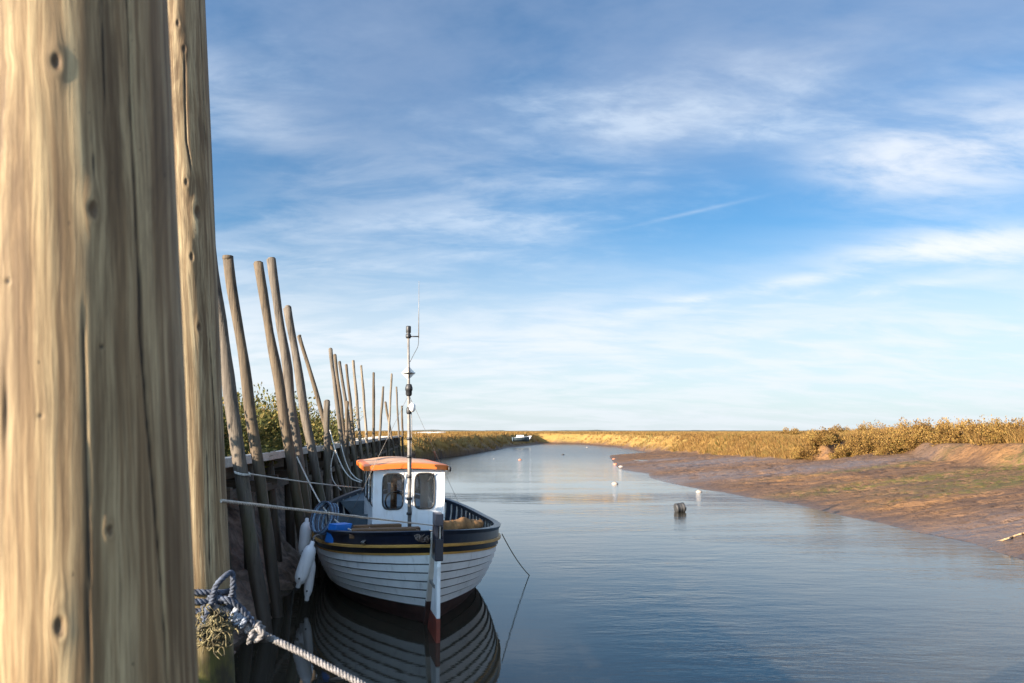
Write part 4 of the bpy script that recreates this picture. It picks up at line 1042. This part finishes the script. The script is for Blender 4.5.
sh = [ # px, D, R, H, label
 (1022,28,1.3,.72,'large bronze shrub at the right edge of the far bank'),(1003,27,1.0,.70,'low golden shrub spilling over the bank near the right edge'),
 (985,29,1.1,.85,'bushy bronze shrub just left of the right-edge shrubs'),(966,31,1.1,.80,'rounded ochre shrub above the widest green algae'),
 (948,31,1.0,.95,'tall bronze shrub with dark gaps mid right bank'),(930,32,1.1,.90,'dark-hearted shrub overhanging the mud scarp'),
 (912,34,1.0,1.0,'upright ochre shrub on top of the scarp'),(893,34,1.1,.95,'broad golden shrub on the scarp rim'),
 (875,36,1.1,1.0,'golden shrub with taller twigs rising above the horizon'),(858,38,1.1,.90,'olive shrub where the scarp begins'),
 (843,37,1.0,.75,'brown low shrub at the left of the scarp'),(822,40,1.0,.70,'yellow-green low clump left of the brown shrub'),
 (806,42,.9,.62,'small ochre shrub at the left end of the shrub band'),(1040,29,1.4,.75,'shrub cut by the right frame edge'),
 (868,45,1.4,.95,'tall shrub behind the golden ones, farther back'),(905,44,1.5,.95,'wide shrub farther back behind the scarp rim shrubs'),
 (955,42,1.5,.9,'wide rounded shrub farther back in the right band'),(1000,40,1.5,.95,'shrub farther back behind the right-edge group'),
 (838,50,1.3,.7,'low distant shrub behind the brown one'),(790,52,1.2,.55,'far low shrub, leftmost of the band'),
]
for i, (px, D, R, Hh, lab) in enumerate(sh):
    D += 2.6*(px > 830)+ (i % 3)*.8-.8; x = (px-512)/F*D; make_shrub((x, D, ground_at(x, D)-.05), R*.85, Hh*.85, 9500, .055, 'shrub', 11+i, lab, 'shrubs along the top of the right bank')
# hedge behind the quay
hd_ = [(228,13.5,1.3,1.15,'dark hedge shrub in the gap between the second post and the first leaning pole'),(246,15,1.4,1.2,'dark green hedge shrub behind the two leftmost leaning poles'),
 (268,17,1.5,1.25,'dense green hedge shrub behind the close tall pair'),(285,20,1.6,1.5,'tall bronze-tipped hedge shrub right of the close tall pair'),
 (303,22,1.6,1.65,'highest hedge shrub with dry red-brown twigs'),(318,26,1.7,1.6,'green hedge shrub behind the slanting thin pole'),
 (330,32,1.6,1.3,'small green hedge shrub at the far end of the hedge'),(210,11.5,1.2,1.1,'hedge shrub mostly hidden by the second post'),(140,9.5,1.2,1.2,'hedge shrub behind the second post'),(20,7.6,1.2,1.2,'hedge shrub hidden behind the two big posts'),(-130,6.2,1.1,1.2,'hedge shrub outside the left edge'),(-420,4.6,1.1,1.2,'hedge shrub beyond the left edge')]
for i, (px, D, R, Hh, lab) in enumerate(hd_):
    x = (px-512)/F*D-.6; make_shrub((x, D, 1.65), R, Hh*.74, 14000, .055, 'hedge', 51+i, lab, 'hedge shrubs behind the quay', name='hedge_shrub', stems=14)
# rough grass strip beside the walkway
n = 5200; Dg = 9*(60/9)**rng.uniform(0, 1, n); Lg = -4.0-rng.uniform(0, 3.0, n)
Cg = np.stack([QA*Dg+Lg, Dg, np.full(n, 1.66)], -1); V, Fq, rn = blades(Cg, .2+.2*rng.uniform(0, 1, n), .012+.0004*Dg, 7, np.full(n, .12), .6)
npmesh('verge_grass', V, Fq, M['grass'], False, dict(rnd=rn), kind='stuff', label='rough dry grass strip behind the quay walkway', cat='grass')

az = np.radians(np.linspace(-60, 60, 900)); Rf = 2600.0
hh_ = 1.5+7*np.clip(fbm(az*14, az*0+3, 5, 91)+.12, 0, 1)+5*np.clip(fbm(az*70, az*0+9, 3, 95), 0, 1)
V = np.concatenate([np.stack([r_*np.sin(az), r_*np.cos(az), z_], -1) for r_, z_ in ((Rf-60, az*0+.5), (Rf, hh_+1.5), (Rf+90, az*0+.5))]); n = len(az); i0 = np.arange(n-1)
npmesh('far_dunes', V, np.concatenate([np.stack([i0+k*n, i0+1+k*n, i0+1+(k+1)*n, i0+(k+1)*n], -1) for k in (0, 1)]), paint('dune_scrub', (.10,.095,.06), .95), True, kind='structure', label='low scrubby dunes along the horizon')
# ------------------------------------------------------------------ sky, sun, camera
SAZ = math.radians(-129)     # compass-like angle from +Y towards +X
SEL = math.radians(16)
sd = Vector((math.sin(SAZ)*math.cos(SEL), math.cos(SAZ)*math.cos(SEL), math.sin(SEL)))
L_ = bpy.data.lights.new('sun', 'SUN'); L_.energy = 5.0; L_.angle = math.radians(.5); L_.color = (1, .84, .66)
so = bpy.data.objects.new('sun', L_); COL.objects.link(so); so.rotation_euler = sd.to_track_quat('Z', 'Y').to_euler(); so.location = (0,0,30)
wd = bpy.data.worlds.new('World'); SC.world = wd; wd.use_nodes = True; t = NT(wd.node_tree)
bg = t.n['Background']
sky = t.new('ShaderNodeTexSky', sky_type='NISHITA', sun_disc=False); sky.sun_elevation = SEL; sky.sun_rotation = SAZ
sky.air_density = 1.0; sky.dust_density = .6; sky.ozone_density = 2.0; sky.altitude = 0
dirv = t.new('ShaderNodeTexCoord').outputs['Generated']; dx_, dy_, dz_ = t.sep(dirv)
zc = t.math('MAXIMUM', dz_, 0.0); den = t.math('ADD', zc, .22)
cb = t.new('ShaderNodeCombineXYZ'); t.l.new(t.math('DIVIDE', dx_, den), cb.inputs[0]); t.l.new(t.math('DIVIDE', dy_, den), cb.inputs[1])
uv = cb.outputs[0]
base = t.mix(1.0, sky.outputs[0], (.0175,.0345,.0455,1), 'MULTIPLY')
# clouds
n1 = t.noise(t.mapping(uv, (.9,1.7,1), (0,0,-.5), (3.1,.7,0)), 1, 7, .58, .25)
n2 = t.noise(t.mapping(uv, (2.6,6.0,1), (0,0,-.55), (1,2,0)), 1, 8, .6, .35)
n3 = t.noise(t.mapping(uv, (.9,1.1,1), (0,0,.5), (7,3,0)), 1, 7, .6, .4)
def gblob(px, py, sx, sy, rot=0):
    d = ray(px, py).normalized(); e1 = Vector((d.y, -d.x, 0)).normalized(); e2 = e1.cross(d)
    c_, s_ = math.cos(rot), math.sin(rot); a1 = e1*c_+e2*s_; a2 = -e1*s_+e2*c_
    def dt(v): n = t.new('ShaderNodeVectorMath', operation='DOT_PRODUCT'); t.l.new(dirv, n.inputs[0]); n.inputs[1].default_value = v; return n.outputs['Value']
    u = t.math('DIVIDE', dt(a1), sx/F); v = t.math('DIVIDE', dt(a2), sy/F)
    q = t.math('ADD', t.math('MULTIPLY', u, u), t.math('MULTIPLY', v, v))
    return t.math('POWER', 2.718, t.math('MULTIPLY', q, -1.0))
veil = t.math('MULTIPLY', t.smooth(dz_, .20, .45), .50)
veil = t.math('MULTIPLY', veil, t.smooth(n3, .30, .62))
c = t.mix(veil, base, (.112,.142,.20,1))
wis = t.math('MULTIPLY', t.smooth(n1, .42, .72), t.math('ADD', .35, t.math('MULTIPLY', t.smooth(n2, .35, .65), .65)))
n4 = t.noise(t.mapping(uv, (9,16,1), (0,0,.6), (5,1,0)), 1, 6, .62, .4)
wis = t.math('MULTIPLY', wis, t.math('ADD', .62, t.math('MULTIPLY', t.smooth(n4, .35, .65), .7)), clamp=True)
c = t.mix(t.math('MULTIPLY', wis, .60), c, (.195,.235,.285,1))
low = t.smooth(dz_, .27, .09)
lown = t.math('MULTIPLY', low, t.math('ADD', .66, t.math('MULTIPLY', t.smooth(n2, .36, .66), .22)))
c = t.mix(lown, c, (.262,.275,.290,1))
for (px, py, sx, sy, rt, am) in ((900,160,70,30,-.1,.85),(985,150,90,48,.15,.8),(930,250,75,11,.0,1.0),(985,246,70,16,-.08,1.0),(740,293,150,7,.14,.9),(850,293,110,5,.05,.7),(690,213,50,1.8,.17,.3),(640,120,110,45,.5,.15),(330,240,160,60,.2,.30),(260,120,120,40,-.4,.28),(470,180,90,40,-.4,.22),(760,90,160,40,.3,.2)):
    g = gblob(px, py, sx, sy, rt)
    tx = t.math('ADD', t.math('MULTIPLY', t.smooth(n2, .32, .66), .75), .15)
    g = t.math('MULTIPLY', t.math('MULTIPLY', g, tx), am, clamp=True)
    c = t.mix(g, c, (.275,.285,.30,1))
# horizon haze band and below-horizon fill
hz = t.math('POWER', 2.718, t.math('MULTIPLY', zc, -26.0))
c = t.mix(t.math('MULTIPLY', hz, .55), c, (.215,.235,.25,1))
nd = t.new('ShaderNodeVectorMath', operation='DOT_PRODUCT'); t.l.new(dirv, nd.inputs[0]); nd.inputs[1].default_value = sd
gl = t.math('MULTIPLY', t.math('POWER', t.math('MAXIMUM', t.math('ADD', t.math('MULTIPLY', nd.outputs['Value'], .75), .25), 0.0), 1.6), 2.8)
gc = t.mix(1.0, c, t.mix(1.0, t.mix(0.0, (1,.96,.90,1), (1,1,1,1)), gl, 'MULTIPLY'), 'MULTIPLY')
c = t.mix(1.0, c, gc, 'ADD')
t.l.new(c, bg.inputs[0]); bg.inputs[1].default_value = 1.0

cam = bpy.data.cameras.new('camera'); co = bpy.data.objects.new('camera', cam); COL.objects.link(co)
co.location = CAM; co.rotation_euler = (math.pi/2+PITCH, 0, 0)
cam.sensor_width = 36; cam.lens = F*36/1024; cam.clip_end = 20000; cam.clip_start = .05
cam.dof.use_dof = True; cam.dof.focus_distance = 10.0; cam.dof.aperture_fstop = 8.0
SC.camera = co
SC.view_settings.view_transform = 'Standard'; SC.view_settings.look = 'None'; SC.view_settings.exposure = 1.85; SC.view_settings.gamma = 1
SC.render.engine = 'CYCLES'
